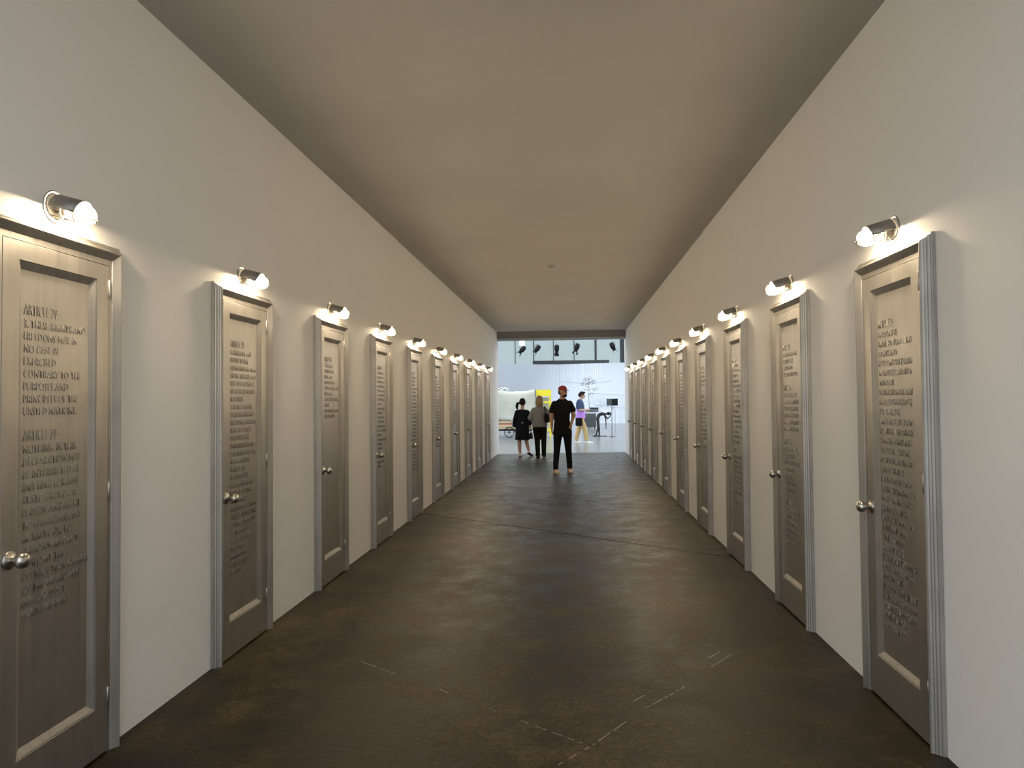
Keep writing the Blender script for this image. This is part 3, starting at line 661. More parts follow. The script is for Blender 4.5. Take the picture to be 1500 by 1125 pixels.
for i in range(nx):
    for j in range(nz): bm.faces.new((gridv[i][j], gridv[i+1][j], gridv[i+1][j+1], gridv[i][j+1]))
sh = finish('plastic_sheet', bm, 'sheet', t, True)
so = sh.modifiers.new('thickness', 'SOLIDIFY'); so.thickness = 0.006
# rolled bundle on top of the cart
t = tag(empty('rope_bundle', (-2.75, 28.05, 1.905)), 'pale coiled rope bundle lying on top of the covered cart', 'rope')
for q, (x, z, r) in enumerate(((-0.12, 0.06, 0.07), (0.0, 0.085, 0.085), (0.14, 0.06, 0.06))):
    bm = bmesh.new(); loop_tube(bm, [(x+r*math.cos(2*PI*w/20), 0.10*math.sin(2*PI*w/20), z+0.03*math.sin(4*PI*w/20)) for w in range(20)], 0.022, 6); finish('coil', bm, 'thread', t, True)
bm = bmesh.new(); tube(bm, [(-0.2, -0.08, 0.04), (-0.05, -0.1, 0.09), (0.08, -0.1, 0.05), (0.22, -0.08, 0.06)], 0.013, 6); finish('cord', bm, 'black', t, True)
# yellow crate
t = tag(empty('yellow_crate', (-1.02, 27.9, 0)), 'tall yellow open crate standing at the end of the covered cart', 'crate')
for x in (-0.16, 0.20):
    for y in (-0.2, 0.2):
        bm = bmesh.new(); box(bm, (x-0.03, y-0.03, 0.0), (x+0.03, y+0.03, 1.66)); finish('post', bm, 'yellow', t)
bm = bmesh.new(); box(bm, (-0.36, -0.26, 1.661), (0.235, 0.26, 1.92)); finish('top_box', bm, 'yellow', t)
for z in (0.25, 0.62, 1.0, 1.38):
    bm = bmesh.new(); box(bm, (-0.129, -0.225, z), (0.169, -0.200, z+0.07)); finish('slat', bm, 'yellow', t)
bm = bmesh.new(); box(bm, (-0.128, 0.05, 0.1), (0.168, 0.17, 1.6)); finish('lining', bm, 'sheet', t)

# grey cabinet on castors, dark case on it
t = tag(empty('grey_cabinet', (0.94, 35, 0)), 'dark grey cabinet on castors behind the walking person', 'cabinet')
bm = bmesh.new(); box(bm, (-0.34, -0.3, 0.10), (0.34, 0.3, 0.80)); finish('body', bm, 'charcoal', t)
bm = bmesh.new(); box(bm, (-0.36, -0.32, 0.801), (0.38, 0.32, 0.86)); finish('top', bm, 'white', t)
for x in (-0.27, 0.27):
    for y in (-0.22, 0.22):
        bm = bmesh.new(); lathe(bm, [(0, -0.02), (0.045, -0.02), (0.05, 0), (0.045, 0.02), (0, 0.02)], (1, 0, 0), (x, y, 0.05), 12); finish('castor', bm, 'black', t, True)
t = tag(empty('dark_case', (1.08, 35, 0.861)), 'flat black case lying on the grey cabinet', 'case')
bm = bmesh.new(); box(bm, (-0.33, -0.2, 0), (0.33, 0.2, 0.15)); finish('case_body', bm, 'charcoal', t)
bm = bmesh.new(); box(bm, (-0.10, -0.15, 0.151), (0.33, 0.2, 0.235)); finish('lid', bm, 'black', t)
bm = bmesh.new(); tube(bm, [(-0.08, -0.205, 0.07), (-0.08, -0.24, 0.07), (0.08, -0.24, 0.07), (0.08, -0.205, 0.07)], 0.01, 6); finish('handle', bm, 'black', t)

# wire tree
t = tag(empty('wire_tree', (0.98, 36.2, 0)), 'spindly dark wire tree with looped leaves rising behind the cabinet', 'sculpture')
bm = bmesh.new(); tube(bm, [(0, 0, 0.03), (0.02, 0, 0.9), (-0.01, 0, 1.7), (0.0, 0, 2.62)], 0.016, 6); finish('stem', bm, 'wire', t, True)
bm = bmesh.new(); lathe(bm, [(0, 0), (0.2, 0), (0.2, 0.02), (0, 0.03)], (0, 0, 1), (0, 0, 0), 20); finish('base', bm, 'wire', t)
rr = random.Random(3)
for q in range(26):
    z = rr.uniform(1.75, 2.65); a = rr.uniform(0, 2*PI); l = rr.uniform(0.12, 0.46)*(1 if z < 2.45 else 0.6)
    ex, ey, ez = l*math.cos(a), 0.4*l*math.sin(a), z+rr.uniform(-0.05, 0.16)
    br = None
    bm = bmesh.new(); tube(bm, [(0, 0, z), (ex*0.6, ey*0.6, z+0.05), (ex, ey, ez)], 0.006, 5); br = finish('branch', bm, 'wire', t)
    r = rr.uniform(0.05, 0.09); tl = rr.uniform(-0.6, 0.6)
    bm = bmesh.new(); loop_tube(bm, [(ex+r*math.cos(2*PI*w/14), ey+r*math.cos(2*PI*w/14)*tl, ez+r*math.sin(2*PI*w/14)) for w in range(14)], 0.007, 5); finish('leaf_loop', bm, 'wire' if q % 3 else 'cable', br)

# sign box on a stand
t = tag(empty('sign_stand', (1.64, 27.6, 0)), 'dark rectangular box held up on a thin black stand', 'stand')
bm = bmesh.new(); box(bm, (-0.19, -0.07, 1.25), (0.01, 0.07, 1.53)); finish('panel', bm, 'charcoal', t)
bm = bmesh.new(); box(bm, (0.012, -0.07, 1.25), (0.25, 0.07, 1.53)); finish('panel', bm, 'black', t)
bm = bmesh.new(); tube(bm, [(0, 0, 0.02), (0.01, 0, 1.249)], 0.014, 8); finish('pole', bm, 'black', t)
bm = bmesh.new(); lathe(bm, [(0, 0), (0.12, 0), (0.12, 0.012), (0, 0.02)], (0, 0, 1), (0, 0, 0), 20); finish('base', bm, 'black', t)
bm = bmesh.new(); tube(bm, [(0.02, 0, 1.10), (0.09, 0, 1.17), (0.13, 0, 1.249)], 0.008, 6); finish('brace', bm, 'black', t)
# pale post with a hook to the right of the stand
t = tag(empty('hook_post', (1.93, 30, 0)), 'slim grey post with a hooked top right of the sign stand', 'post')
bm = bmesh.new(); tube(bm, [(0, 0, 0.01), (0, 0, 1.05), (-0.04, 0, 1.14), (-0.12, 0, 1.18)], 0.014, 6); finish('post', bm, 'cable', t)
bm = bmesh.new(); lathe(bm, [(0, 0), (0.1, 0), (0.1, 0.01), (0, 0.015)], (0, 0, 1), (0, 0, 0), 16); finish('foot', bm, 'cable', t)

# cables and railing before the back wall
for nm, pts, lab in (('a', [(-0.4, 40, 2.58), (0.3, 40, 2.49), (1.0, 40, 2.46), (1.7, 40, 2.50), (2.4, 40, 2.58)], 'upper grey cable sagging across the back of the hall'),
                     ('b', [(1.1, 40, 1.88), (2.2, 40, 1.80), (3.2, 40, 1.77), (4.0, 40, 1.80)], 'middle grey cable strung across the back of the hall'),
                     ('c', [(1.35, 38, 1.22), (2.2, 38, 1.10), (3.1, 38, 1.0), (3.9, 38, 0.98)], 'lowest grey cable strung across the back of the hall')):
    def on_wall(q):
        f = 1.0
        for _ in range(12):
            x = q[0]*f; yw = (44.0-(x+0.69)*0.2973 if x > -0.69 else 44.0+(x+0.70)*0.335)-0.014; f = yw/q[1]
        return (q[0]*f, yw, 1.5+(q[2]-1.5)*f)
    bm = bmesh.new(); tube(bm, [on_wall(q) for q in pts], 0.013, 6); tag(finish('hanging_cable', bm, 'cable', None, True), lab, 'cable', 'cables across the hall')
t = tag(empty('railing', (2.95, 38.6, 0)), 'low pale grey railing in front of the back wall on the right', 'railing')
bm = bmesh.new(); tube(bm, [(-0.7, 0, 0.92), (1.6, 0, 0.92)], 0.022, 8); finish('top_rail', bm, 'cable', t)
for q in range(6):
    bm = bmesh.new(); tube(bm, [(-0.7+q*0.46, 0, 0.0), (-0.7+q*0.46, 0, 0.899)], 0.013, 6); finish('baluster', bm, 'cable', t)
bm = bmesh.new(); tube(bm, [(-0.7, 0, 0.18), (1.6, 0, 0.18)], 0.012, 6); finish('lower_rail', bm, 'cable', t)
# hanging threads before the right partition
bm = bmesh.new()
for q in range(26):
    x = -1.6+q*0.14+rr.uniform(-0.05, 0.05); z0 = rr.uniform(2.55, 3.0)
    yw = (44.0-(x+0.69)*0.2973 if x > -0.69 else 44.0+(x+0.70)*0.335)-0.05
    tube(bm, [(x, yw, z0), (x+rr.uniform(-0.02, 0.02), yw, 3.80)], 0.004, 4)
tag(finish('string_curtain', bm, 'thread'), 'fine white threads hanging down before the white partition', 'string curtain', kind='stuff')

# ------------------------------------------------------------------ figures
def cap_seg(bm, a, b, ra, rb):
    tube(bm, [a, b], 0, 14, True, [ra, rb]); ball(bm, a, ra, 12, 7); ball(bm, b, rb, 12, 7)

def chain(bm, pts, rs):
    for i in range(len(pts)-1): cap_seg(bm, Vector(pts[i]), Vector(pts[i+1]), rs[i], rs[i+1])

def rings(bm, rows, n=20, rot=0.0, dirs=None):
    """stacked ellipses: (x, y, z, rx, ry)"""
    prev = None; c, s = math.cos(rot), math.sin(rot)
    for (x, y, z, rx, ry) in rows:
        r = []
        for k in range(n):
            a = 2*PI*k/n; px, py = rx*math.cos(a), ry*math.sin(a)
            r.append(bm.verts.new((x+px*c-py*s, y+px*s+py*c, z)))
        if prev: ring_faces(bm, prev, r)
        else: bm.faces.new(r[::-1])
        prev = r
    bm.faces.new(prev)

def fused(name, bm, mat, parent, voxel=0.010, smooth=3):
    """one continuous skin over the overlapping forms"""
    o = finish(name, bm, mat)
    md = o.modifiers.new('r', 'REMESH'); md.mode = 'VOXEL'; md.voxel_size = voxel; md.use_smooth_shade = True
    ms = o.modifiers.new('s', 'SMOOTH'); ms.iterations = smooth; ms.factor = 0.5
    dg = bpy.context.evaluated_depsgraph_get(); dg.update()
    me = bpy.data.meshes.new_from_object(o.evaluated_get(dg))
    old = o.data; o.modifiers.clear(); o.data = me; bpy.data.meshes.remove(old)
    me.materials.clear(); me.materials.append(M[mat]); me.name = name
    me.polygons.foreach_set('use_smooth', [True]*len(me.polygons))
    o.parent = parent
    return o

def head(bm, c, face, s=1.0):
    """c: centre of the skull; face: unit vector the face looks along"""
    c = Vector(c); f = Vector(face).normalized(); side = Vector((0, 0, 1)).cross(f).normalized(); up = Vector((0, 0, 1))
    rot = Matrix((side, f, up)).transposed()
    P = lambda a, b, z: c+side*a*s+f*b*s+up*z*s
    ball(bm, P(0, -0.008, 0.022), (0.076*s, 0.096*s, 0.098*s), 18, 12, rot)
    ball(bm, P(0, 0.022, -0.048), (0.060*s, 0.070*s, 0.066*s), 16, 10, rot)
    ball(bm, P(0, 0.060, -0.088), (0.028*s, 0.028*s, 0.024*s), 12, 8, rot)
    cap_seg(bm, P(0, 0.086, 0.016), P(0, 0.106, -0.026), 0.010*s, 0.015*s)
    ball(bm, P(0, 0.082, -0.056), (0.024*s, 0.016*s, 0.010*s), 12, 8, rot)
    cap_seg(bm, P(-0.032, 0.078, 0.026), P(0.032, 0.078, 0.026), 0.013*s, 0.013*s)
    for q in (-1, 1): ball(bm, P(q*0.077, -0.008, -0.012), (0.012*s, 0.022*s, 0.033*s), 10, 8, rot)
    return P, rot

def eyes(P, s, parent):
    for q in (-1, 1):
        bm = bmesh.new(); ball(bm, P(q*0.031, 0.082, 0.004), 0.010*s, 8, 6); finish('eye', bm, 'darkhair', parent, True)

def hand(bm, wrist, tip_dir, palm_n, s=1.0, curl=0.35, thumb=1):
    """palm, four unequal fingers and a thumb from the side of the palm"""
    w = Vector(wrist); d = Vector(tip_dir).normalized(); n = Vector(palm_n); n = (n-d*n.dot(d)).normalized(); a = d.cross(n)*thumb
    rot = Matrix((a, n, d)).transposed()
    ball(bm, w+d*0.045*s, (0.040*s, 0.017*s, 0.055*s), 14, 8, rot)
    for q, (off, ln) in enumerate(((0.030, 0.070), (0.010, 0.080), (-0.010, 0.075), (-0.029, 0.058))):
        b = w+d*0.085*s+a*off*s
        m = b+(d*math.cos(curl)+n*math.sin(curl))*ln*0.5*s
        e = m+(d*math.cos(curl*2.2)+n*math.sin(curl*2.2))*ln*0.5*s
        chain(bm, [b, m, e], [0.0095*s, 0.009*s, 0.0075*s])
    b = w+d*0.030*s+a*0.034*s; m = b+(d*0.6+a*0.6+n*0.3).normalized()*0.035*s; e = m+(d*0.9+n*0.35).normalized()*0.030*s
    chain(bm, [b, m, e], [0.013*s, 0.011*s, 0.009*s])

def shoe(parent, ankle, d, ln, mat, sole='sole', pitch=0.0, name='shoe'):
    """shoe pointing along d from the heel below the ankle"""
    t = empty(name); t.parent = parent
    d = Vector((*d, 0)).normalized(); sd = Vector((-d.y, d.x, 0)); a = Vector(ankle)
    hl = Vector((a.x, a.y, 0))-d*0.06
    P = lambda u, v, z: hl+d*(u*math.cos(pitch)+z*math.sin(pitch))+sd*v+Vector((0, 0, z*math.cos(pitch)-(u-ln)*math.sin(pitch) if pitch else z))
    sect = [(0.0, 0.028, 0.075), (0.03, 0.036, 0.092), (0.08, 0.038, 0.088), (0.13, 0.042, 0.068), (0.19, 0.047, 0.052), (ln-0.03, 0.038, 0.042), (ln, 0.018, 0.032)]
    for nm, m in (('upper', mat), ('sole_piece', sole)):
        bm = bmesh.new(); prev = None
        for u, w, h in sect:
            z0, z1 = (0.022, h) if nm == 'upper' else (0.0, 0.022)
            if nm == 'upper': r = [P(u, -w, z0), P(u, -w*0.95, z0+(z1-z0)*0.5), P(u, -w*0.55, z1), P(u, w*0.55, z1), P(u, w*0.95, z0+(z1-z0)*0.5), P(u, w, z0)]
            else: r = [P(u, -w*1.07, 0.001), P(u, -w*1.07, z1), P(u, w*1.07, z1), P(u, w*1.07, 0.001)]
            r = [bm.verts.new(q) for q in r]
            if prev: ring_faces(bm, prev, r)
            else: bm.faces.new(r[::-1])
            prev = r
        bm.faces.new(prev); finish(nm, bm, m, t, nm == 'upper')

# --- man in black, facing the camera, head turned to the right
def man():
    t = tag(empty('person', (-0.165, 14.17, 0)), 'person in black polo shirt and trousers with a red cap, standing facing the camera', 'person')
    fv = Vector((0.80, -0.60, 0.02))
    bm = bmesh.new()
    P, rot = head(bm, (0.012, -0.02, 1.665), fv, 0.98)
    chain(bm, [(0.0, 0.015, 1.44), (0.004, 0.005, 1.50), (0.008, -0.01, 1.58)], [0.062, 0.056, 0.058])
    rings(bm, [(-0.01, 0, 0.84, 0.10, 0.08), (-0.01, 0, 0.92, 0.155, 0.105), (-0.012, 0, 1.02, 0.145, 0.10), (-0.012, 0, 1.14, 0.148, 0.105), (-0.012, 0, 1.28, 0.170, 0.115), (-0.010, 0.005, 1.40, 0.175, 0.105), (-0.005, 0.01, 1.47, 0.11, 0.075), (0, 0.01, 1.50, 0.06, 0.055)])
    la = [(-0.185, 0.01, 1.41), (-0.222, 0.020, 1.16), (-0.225, -0.035, 0.93)]          # arm at the picture's left, hanging
    ra = [(0.168, 0.01, 1.42), (0.226, 0.050, 1.17), (0.175, -0.05, 0.985)]             # other arm, hand at the pocket
    chain(bm, la, [0.054, 0.043, 0.029]); chain(bm, ra, [0.054, 0.042, 0.029])
    hand(bm, la[2], (0.05, -0.08, -1), (0.75, 0.3, 0.0), 0.98, 0.30, -1)
    hand(bm, ra[2], (-0.38, -0.10, -1), (-0.6, 0.5, 0.0), 0.98, 0.45, 1)
    for x0, x1, y1 in ((-0.085, -0.147, -0.06), (0.075, 0.132, 0.10)):
        chain(bm, [(x0, 0, 0.86), (x0*0.55+x1*0.45, y1*0.3-0.012, 0.48), (x1, y1, 0.09)], [0.080, 0.046, 0.034])
        cap_seg(bm, Vector((x1, y1, 0.07)), Vector((x1+0.02, y1-0.09, 0.04)), 0.034, 0.026)
    fused('body', bm, 'skin', t, 0.009, 2)
    eyes(P, 0.98, t)
    bm = bmesh.new()          # shirt with short sleeves and hem
    rings(bm, [(-0.005, 0, 0.88, 0.182, 0.130), (-0.008, 0, 0.96, 0.174, 0.128), (-0.012, 0, 1.08, 0.162, 0.122), (-0.012, 0, 1.20, 0.168, 0.128), (-0.012, 0, 1.32, 0.184, 0.130), (-0.010, 0.005, 1.42, 0.198, 0.118), (-0.006, 0.01, 1.475, 0.145, 0.090), (-0.002, 0.012, 1.51, 0.078, 0.074)])
    chain(bm, [(-0.165, 0.01, 1.415), (-0.204, 0.016, 1.32), (-0.214, 0.018, 1.275)], [0.068, 0.068, 0.066])
    chain(bm, [(0.150, 0.01, 1.42), (0.192, 0.03, 1.33), (0.209, 0.040, 1.29)], [0.068, 0.068, 0.066])
    sh = fused('polo_shirt', bm, 'blackcloth', t, 0.010, 3)
    bm = bmesh.new(); tube(bm, [(0.075*math.cos(a)+0.0, 0.010+0.070*math.sin(a), 1.515-0.03*max(0, -math.sin(a))) for a in [(-PI/2+0.35)+(2*PI-0.7)*q/20 for q in range(21)]], 0.014, 6)
    finish('collar', bm, 'blackcloth', sh, True)
    bm = bmesh.new()          # trousers
    rings(bm, [(-0.002, 0, 0.74, 0.175, 0.110), (-0.003, 0, 0.82, 0.200, 0.128), (-0.005, 0, 0.90, 0.188, 0.126), (-0.008, 0, 1.0, 0.165, 0.115)])
    for x0, x1, y1, zb in ((-0.100, -0.150, -0.06, 0.095), (0.095, 0.135, 0.10, 0.10)):
        chain(bm, [(x0, 0, 0.80), (x0*0.55+x1*0.45, y1*0.3-0.012, 0.48), (x1, y1+0.005, zb+0.06)], [0.098, 0.069, 0.058])
        tube(bm, [(x1, y1+0.005, zb+0.08), (x1, y1, zb-0.03)], 0, 14, True, [0.057, 0.057])
    fused('trousers', bm, 'blackcloth', t, 0.010, 3)
    shoe(t, (-0.155, -0.05, 0), (0.30, -0.95), 0.28, 'beigeshoe'); shoe(t, (0.128, 0.11, 0), (0.25, -0.97), 0.28, 'beigeshoe')
    cp = empty('cap'); cp.parent = t
    bm = bmesh.new(); ball(bm, P(0, -0.008, 0.042), (0.084, 0.104, 0.092), 20, 12, rot)
    cut = [v for v in bm.verts if v.co.z < P(0, 0, 0.034).z]
    bmesh.ops.delete(bm, geom=cut, context='VERTS'); bmesh.ops.holes_fill(bm, edges=[e for e in bm.edges if e.is_boundary], sides=0)
    finish('crown', bm, 'redcloth', cp, True)
    bm = bmesh.new(); u_, d_ = [], []
    for q in range(13):
        a = PI*q/12; px, py = 0.074*math.cos(a), 0.078+0.080*math.sin(a)
        zz = 0.046-0.020*(math.sin(a))-0.012*abs(math.cos(a))
        u_.append(bm.verts.new(P(px, py, zz+0.004))); d_.append(bm.verts.new(P(px, py, zz-0.004)))
    bm.faces.new(u_); bm.faces.new(d_[::-1]); ring_faces(bm, u_, d_); finish('brim', bm, 'redcloth', cp, False)
    bm = bmesh.new(); ball(bm, P(0, -0.030, -0.005), (0.079, 0.080, 0.065), 16, 10, rot); finish('hair', bm, 'darkhair', t, True)
    bm = bmesh.new(); ball(bm, P(0, 0.044, -0.078), (0.050, 0.056, 0.040), 16, 10, rot); finish('beard', bm, 'darkhair', t, True)
man()

# --- woman in a black dress, walking away
def woman_dress():
    t = tag(empty('person', (-1.28, 18.15, 0)), 'person with a ponytail in a black knee-length dress, walking away', 'person')
    fv = Vector((0.15, 0.98, 0))
    bm = bmesh.new(); P, rot = head(bm, (0.01, 0.02, 1.435), fv, 0.95)
    chain(bm, [(0.0, 0.0, 1.22), (0.005, 0.005, 1.30), (0.01, 0.012, 1.36)], [0.055, 0.047, 0.050])
    rings(bm, [(0, 0, 0.72, 0.10, 0.09), (0, 0, 0.80, 0.150, 0.115), (0, 0, 0.95, 0.120, 0.09), (0, 0, 1.10, 0.135, 0.095), (0, 0, 1.20, 0.140, 0.085), (0, 0, 1.255, 0.07, 0.055)])
    la = [(-0.150, 0, 1.185), (-0.205, -0.01, 0.96), (-0.185, 0.05, 0.80)]; ra = [(0.150, 0, 1.185), (0.195, 0.02, 0.96), (0.205, 0.06, 0.76)]
    chain(bm, la, [0.045, 0.036, 0.026]); chain(bm, ra, [0.045, 0.036, 0.026])
    hand(bm, la[2], (0.1, 0.1, -1), (1, 0, 0), 0.88, 0.4, 1); hand(bm, ra[2], (0.02, 0.1, -1), (-1, 0, 0), 0.88, 0.6, -1)
    chain(bm, [(-0.075, 0, 0.74), (-0.085, 0.02, 0.42), (-0.080, 0.0, 0.27), (-0.065, -0.05, 0.075)], [0.085, 0.054, 0.052, 0.033])
    chain(bm, [(0.075, 0, 0.74), (0.095, 0.06, 0.43), (0.130, 0.02, 0.30), (0.170, -0.02, 0.145)], [0.085, 0.054, 0.052, 0.033])
    cap_seg(bm, Vector((-0.065, -0.05, 0.06)), Vector((-0.06, 0.06, 0.035)), 0.030, 0.024); cap_seg(bm, Vector((0.17, -0.02, 0.13)), Vector((0.21, 0.07, 0.06)), 0.028, 0.022)
    fused('body', bm, 'skinpale', t, 0.009, 2)
    bm = bmesh.new()
    rings(bm, [(-0.005, 0, 0.445, 0.195, 0.150), (-0.003, 0, 0.60, 0.190, 0.148), (0, 0, 0.80, 0.178, 0.138), (0, 0, 0.96, 0.150, 0.112), (0, 0, 1.10, 0.155, 0.115), (0, 0, 1.20, 0.158, 0.10), (0, 0, 1.255, 0.10, 0.075)])
    chain(bm, [(-0.140, 0, 1.185), (-0.200, -0.01, 0.97), (-0.212, 0.03, 0.84)], [0.060, 0.060, 0.060]); chain(bm, [(0.140, 0, 1.185), (0.190, 0.02, 0.98), (0.200, 0.045, 0.88)], [0.060, 0.058, 0.056])
    fused('dress', bm, 'navycloth', t, 0.011, 3)
    bm = bmesh.new(); ball(bm, (0.01, -0.145, 0.905), (0.020, 0.008, 0.020), 12, 8); finish('buckle', bm, 'plastic', t, True)
    bm = bmesh.new(); ball(bm, P(0, -0.018, 0.024), (0.084, 0.096, 0.104), 18, 12, rot); hr = finish('hair', bm, 'darkhair', t, True)
    bm = bmesh.new(); chain(bm, [P(0.06, -0.07, 0.0), P(0.12, -0.10, -0.02), P(0.145, -0.09, -0.10), P(0.13, -0.085, -0.18)], [0.020, 0.038, 0.040, 0.022]); fused('ponytail', bm, 'darkhair', hr, 0.008, 2)
    shoe(t, (-0.065, -0.04, 0), (0.0, 1), 0.235, 'whiteshoe', 'redsole'); shoe(t, (0.175, -0.03, 0), (0.45, 0.9), 0.235, 'whiteshoe', 'black', 0.38)
    return t
woman_dress()
t = tag(empty('handbag', (-1.055, 18.24, 0.47)), 'small dark brown handbag hanging from the hand of the person in the black dress', 'bag')
bm = bmesh.new(); rings(bm, [(0, 0, 0, 0.045, 0.09), (0, 0, 0.03, 0.055, 0.105), (0, 0, 0.12, 0.050, 0.10), (0, 0, 0.17, 0.03, 0.09)], 16); finish('bag_body', bm, 'brownleather', t, True)
bm = bmesh.new(); tube(bm, [(0, -0.06, 0.16), (0, -0.045, 0.23), (0, 0, 0.255), (0, 0.045, 0.23), (0, 0.06, 0.16)], 0.007, 6); finish('handle', bm, 'brownleather', t, True)

# --- woman in a grey top, walking away
def woman_grey():
    t = tag(empty('person', (-0.80, 17.75, 0)), 'person with blonde hair in a grey top and black trousers, walking away', 'person')
    fv = Vector((0.1, 1, -0.02))
    bm = bmesh.new(); P, rot = head(bm, (0.0, 0.03, 1.50), fv, 0.97)
    chain(bm, [(0.0, 0.0, 1.28), (0.0, 0.01, 1.36), (0.0, 0.02, 1.42)], [0.056, 0.049, 0.052])
    rings(bm, [(0, 0, 0.75, 0.11, 0.09), (0, 0, 0.84, 0.165, 0.12), (0, 0, 1.0, 0.145, 0.10), (0, 0, 1.15, 0.15, 0.105), (0, 0, 1.26, 0.155, 0.09), (0, 0, 1.315, 0.08, 0.06)])
    la = [(-0.165, 0, 1.24), (-0.255, -0.03, 1.02), (-0.150, 0.10, 0.92)]; ra = [(0.165, 0, 1.24), (0.285, -0.02, 1.08), (0.375, 0.13, 1.02)]
    chain(bm, la, [0.05, 0.041, 0.028]); chain(bm, ra, [0.05, 0.041, 0.028])
    hand(bm, la[2], (0.55, 0.6, -0.3), (0.3, -0.3, -1), 0.9, 0.4, 1); hand(bm, ra[2], (0.5, 0.85, 0), (0, 0, -1), 0.9, 0.4, -1)
    chain(bm, [(-0.085, 0, 0.78), (-0.065, 0.02, 0.44), (-0.055, -0.03, 0.08)], [0.092, 0.058, 0.036]); chain(bm, [(0.085, 0, 0.78), (0.100, 0.05, 0.44), (0.100, 0.03, 0.08)], [0.092, 0.058, 0.036])
    for x, y in ((-0.055, -0.03), (0.100, 0.03)): cap_seg(bm, Vector((x, y, 0.06)), Vector((x, y+0.10, 0.035)), 0.030, 0.024)
    fused('body', bm, 'skinpale', t, 0.009, 2)
    bm = bmesh.new()
    rings(bm, [(0.0, 0, 0.80, 0.185, 0.140), (0.0, 0, 0.86, 0.200, 0.148), (0, 0, 1.0, 0.178, 0.130), (0, 0, 1.14, 0.175, 0.128), (0, 0, 1.25, 0.178, 0.11), (0, 0, 1.31, 0.125, 0.085), (0, 0.005, 1.335, 0.075, 0.065)])
    chain(bm, [(-0.150, 0, 1.24), (-0.250, -0.03, 1.03), (-0.175, 0.07, 0.945)], [0.070, 0.066, 0.052]); chain(bm, [(0.150, 0, 1.24), (0.280, -0.02, 1.09), (0.35, 0.09, 1.035)], [0.070, 0.066, 0.052])
    fused('grey_top', bm, 'greycloth', t, 0.011, 3)
    bm = bmesh.new()
    rings(bm, [(0, 0, 0.70, 0.155, 0.115), (0, 0, 0.78, 0.182, 0.138), (0, 0, 0.88, 0.180, 0.130), (0, 0, 0.94, 0.165, 0.12)])
    chain(bm, [(-0.090, 0, 0.76), (-0.068, 0.02, 0.44), (-0.056, -0.03, 0.13)], [0.100, 0.072, 0.060]); chain(bm, [(0.090, 0, 0.76), (0.100, 0.05, 0.44), (0.100, 0.03, 0.13)], [0.100, 0.072, 0.060])
    for x, y in ((-0.056, -0.03), (0.100, 0.03)): tube(bm, [(x, y, 0.15), (x, y, 0.045)], 0, 14, True, [0.058, 0.058])
    fused('trousers', bm, 'blackcloth', t, 0.011, 3)
    bm = bmesh.new(); ball(bm, P(0, -0.020, 0.020), (0.088, 0.100, 0.104), 18, 12, rot); rings(bm, [(0.0, -0.045, 1.335, 0.082, 0.060), (0.0, -0.030, 1.40, 0.100, 0.085), (0, -0.005, 1.48, 0.096, 0.095), (0, 0.015, 1.54, 0.075, 0.08)])
    fused('hair', bm, 'blonde', t, 0.009, 3)
    shoe(t, (-0.056, -0.03, 0), (0, 1), 0.24, 'black', 'black'); shoe(t, (0.100, 0.03, 0), (0.1, 1), 0.24, 'black', 'sole')
woman_grey()
t = tag(empty('shoulder_bag', (-0.62, 17.62, 0.92)), 'black shoulder bag hanging on the right side of the person in grey', 'bag')
bm = bmesh.new(); rings(bm, [(0.02, 0, 0.0, 0.055, 0.10), (0.02, 0, 0.04, 0.072, 0.125), (0.01, 0, 0.15, 0.070, 0.12), (0.0, 0, 0.23, 0.045, 0.10)], 18); finish('bag_body', bm, 'blackcloth', t, True)
bm = bmesh.new(); tube(bm, [(0.0, -0.07, 0.21), (-0.035, -0.06, 0.32), (-0.055, 0.02, 0.405), (-0.05, 0.10, 0.41), (-0.02, 0.21, 0.32), (0.0, 0.09, 0.21)], 0.013, 6); finish('strap', bm, 'blackcloth', t, True)

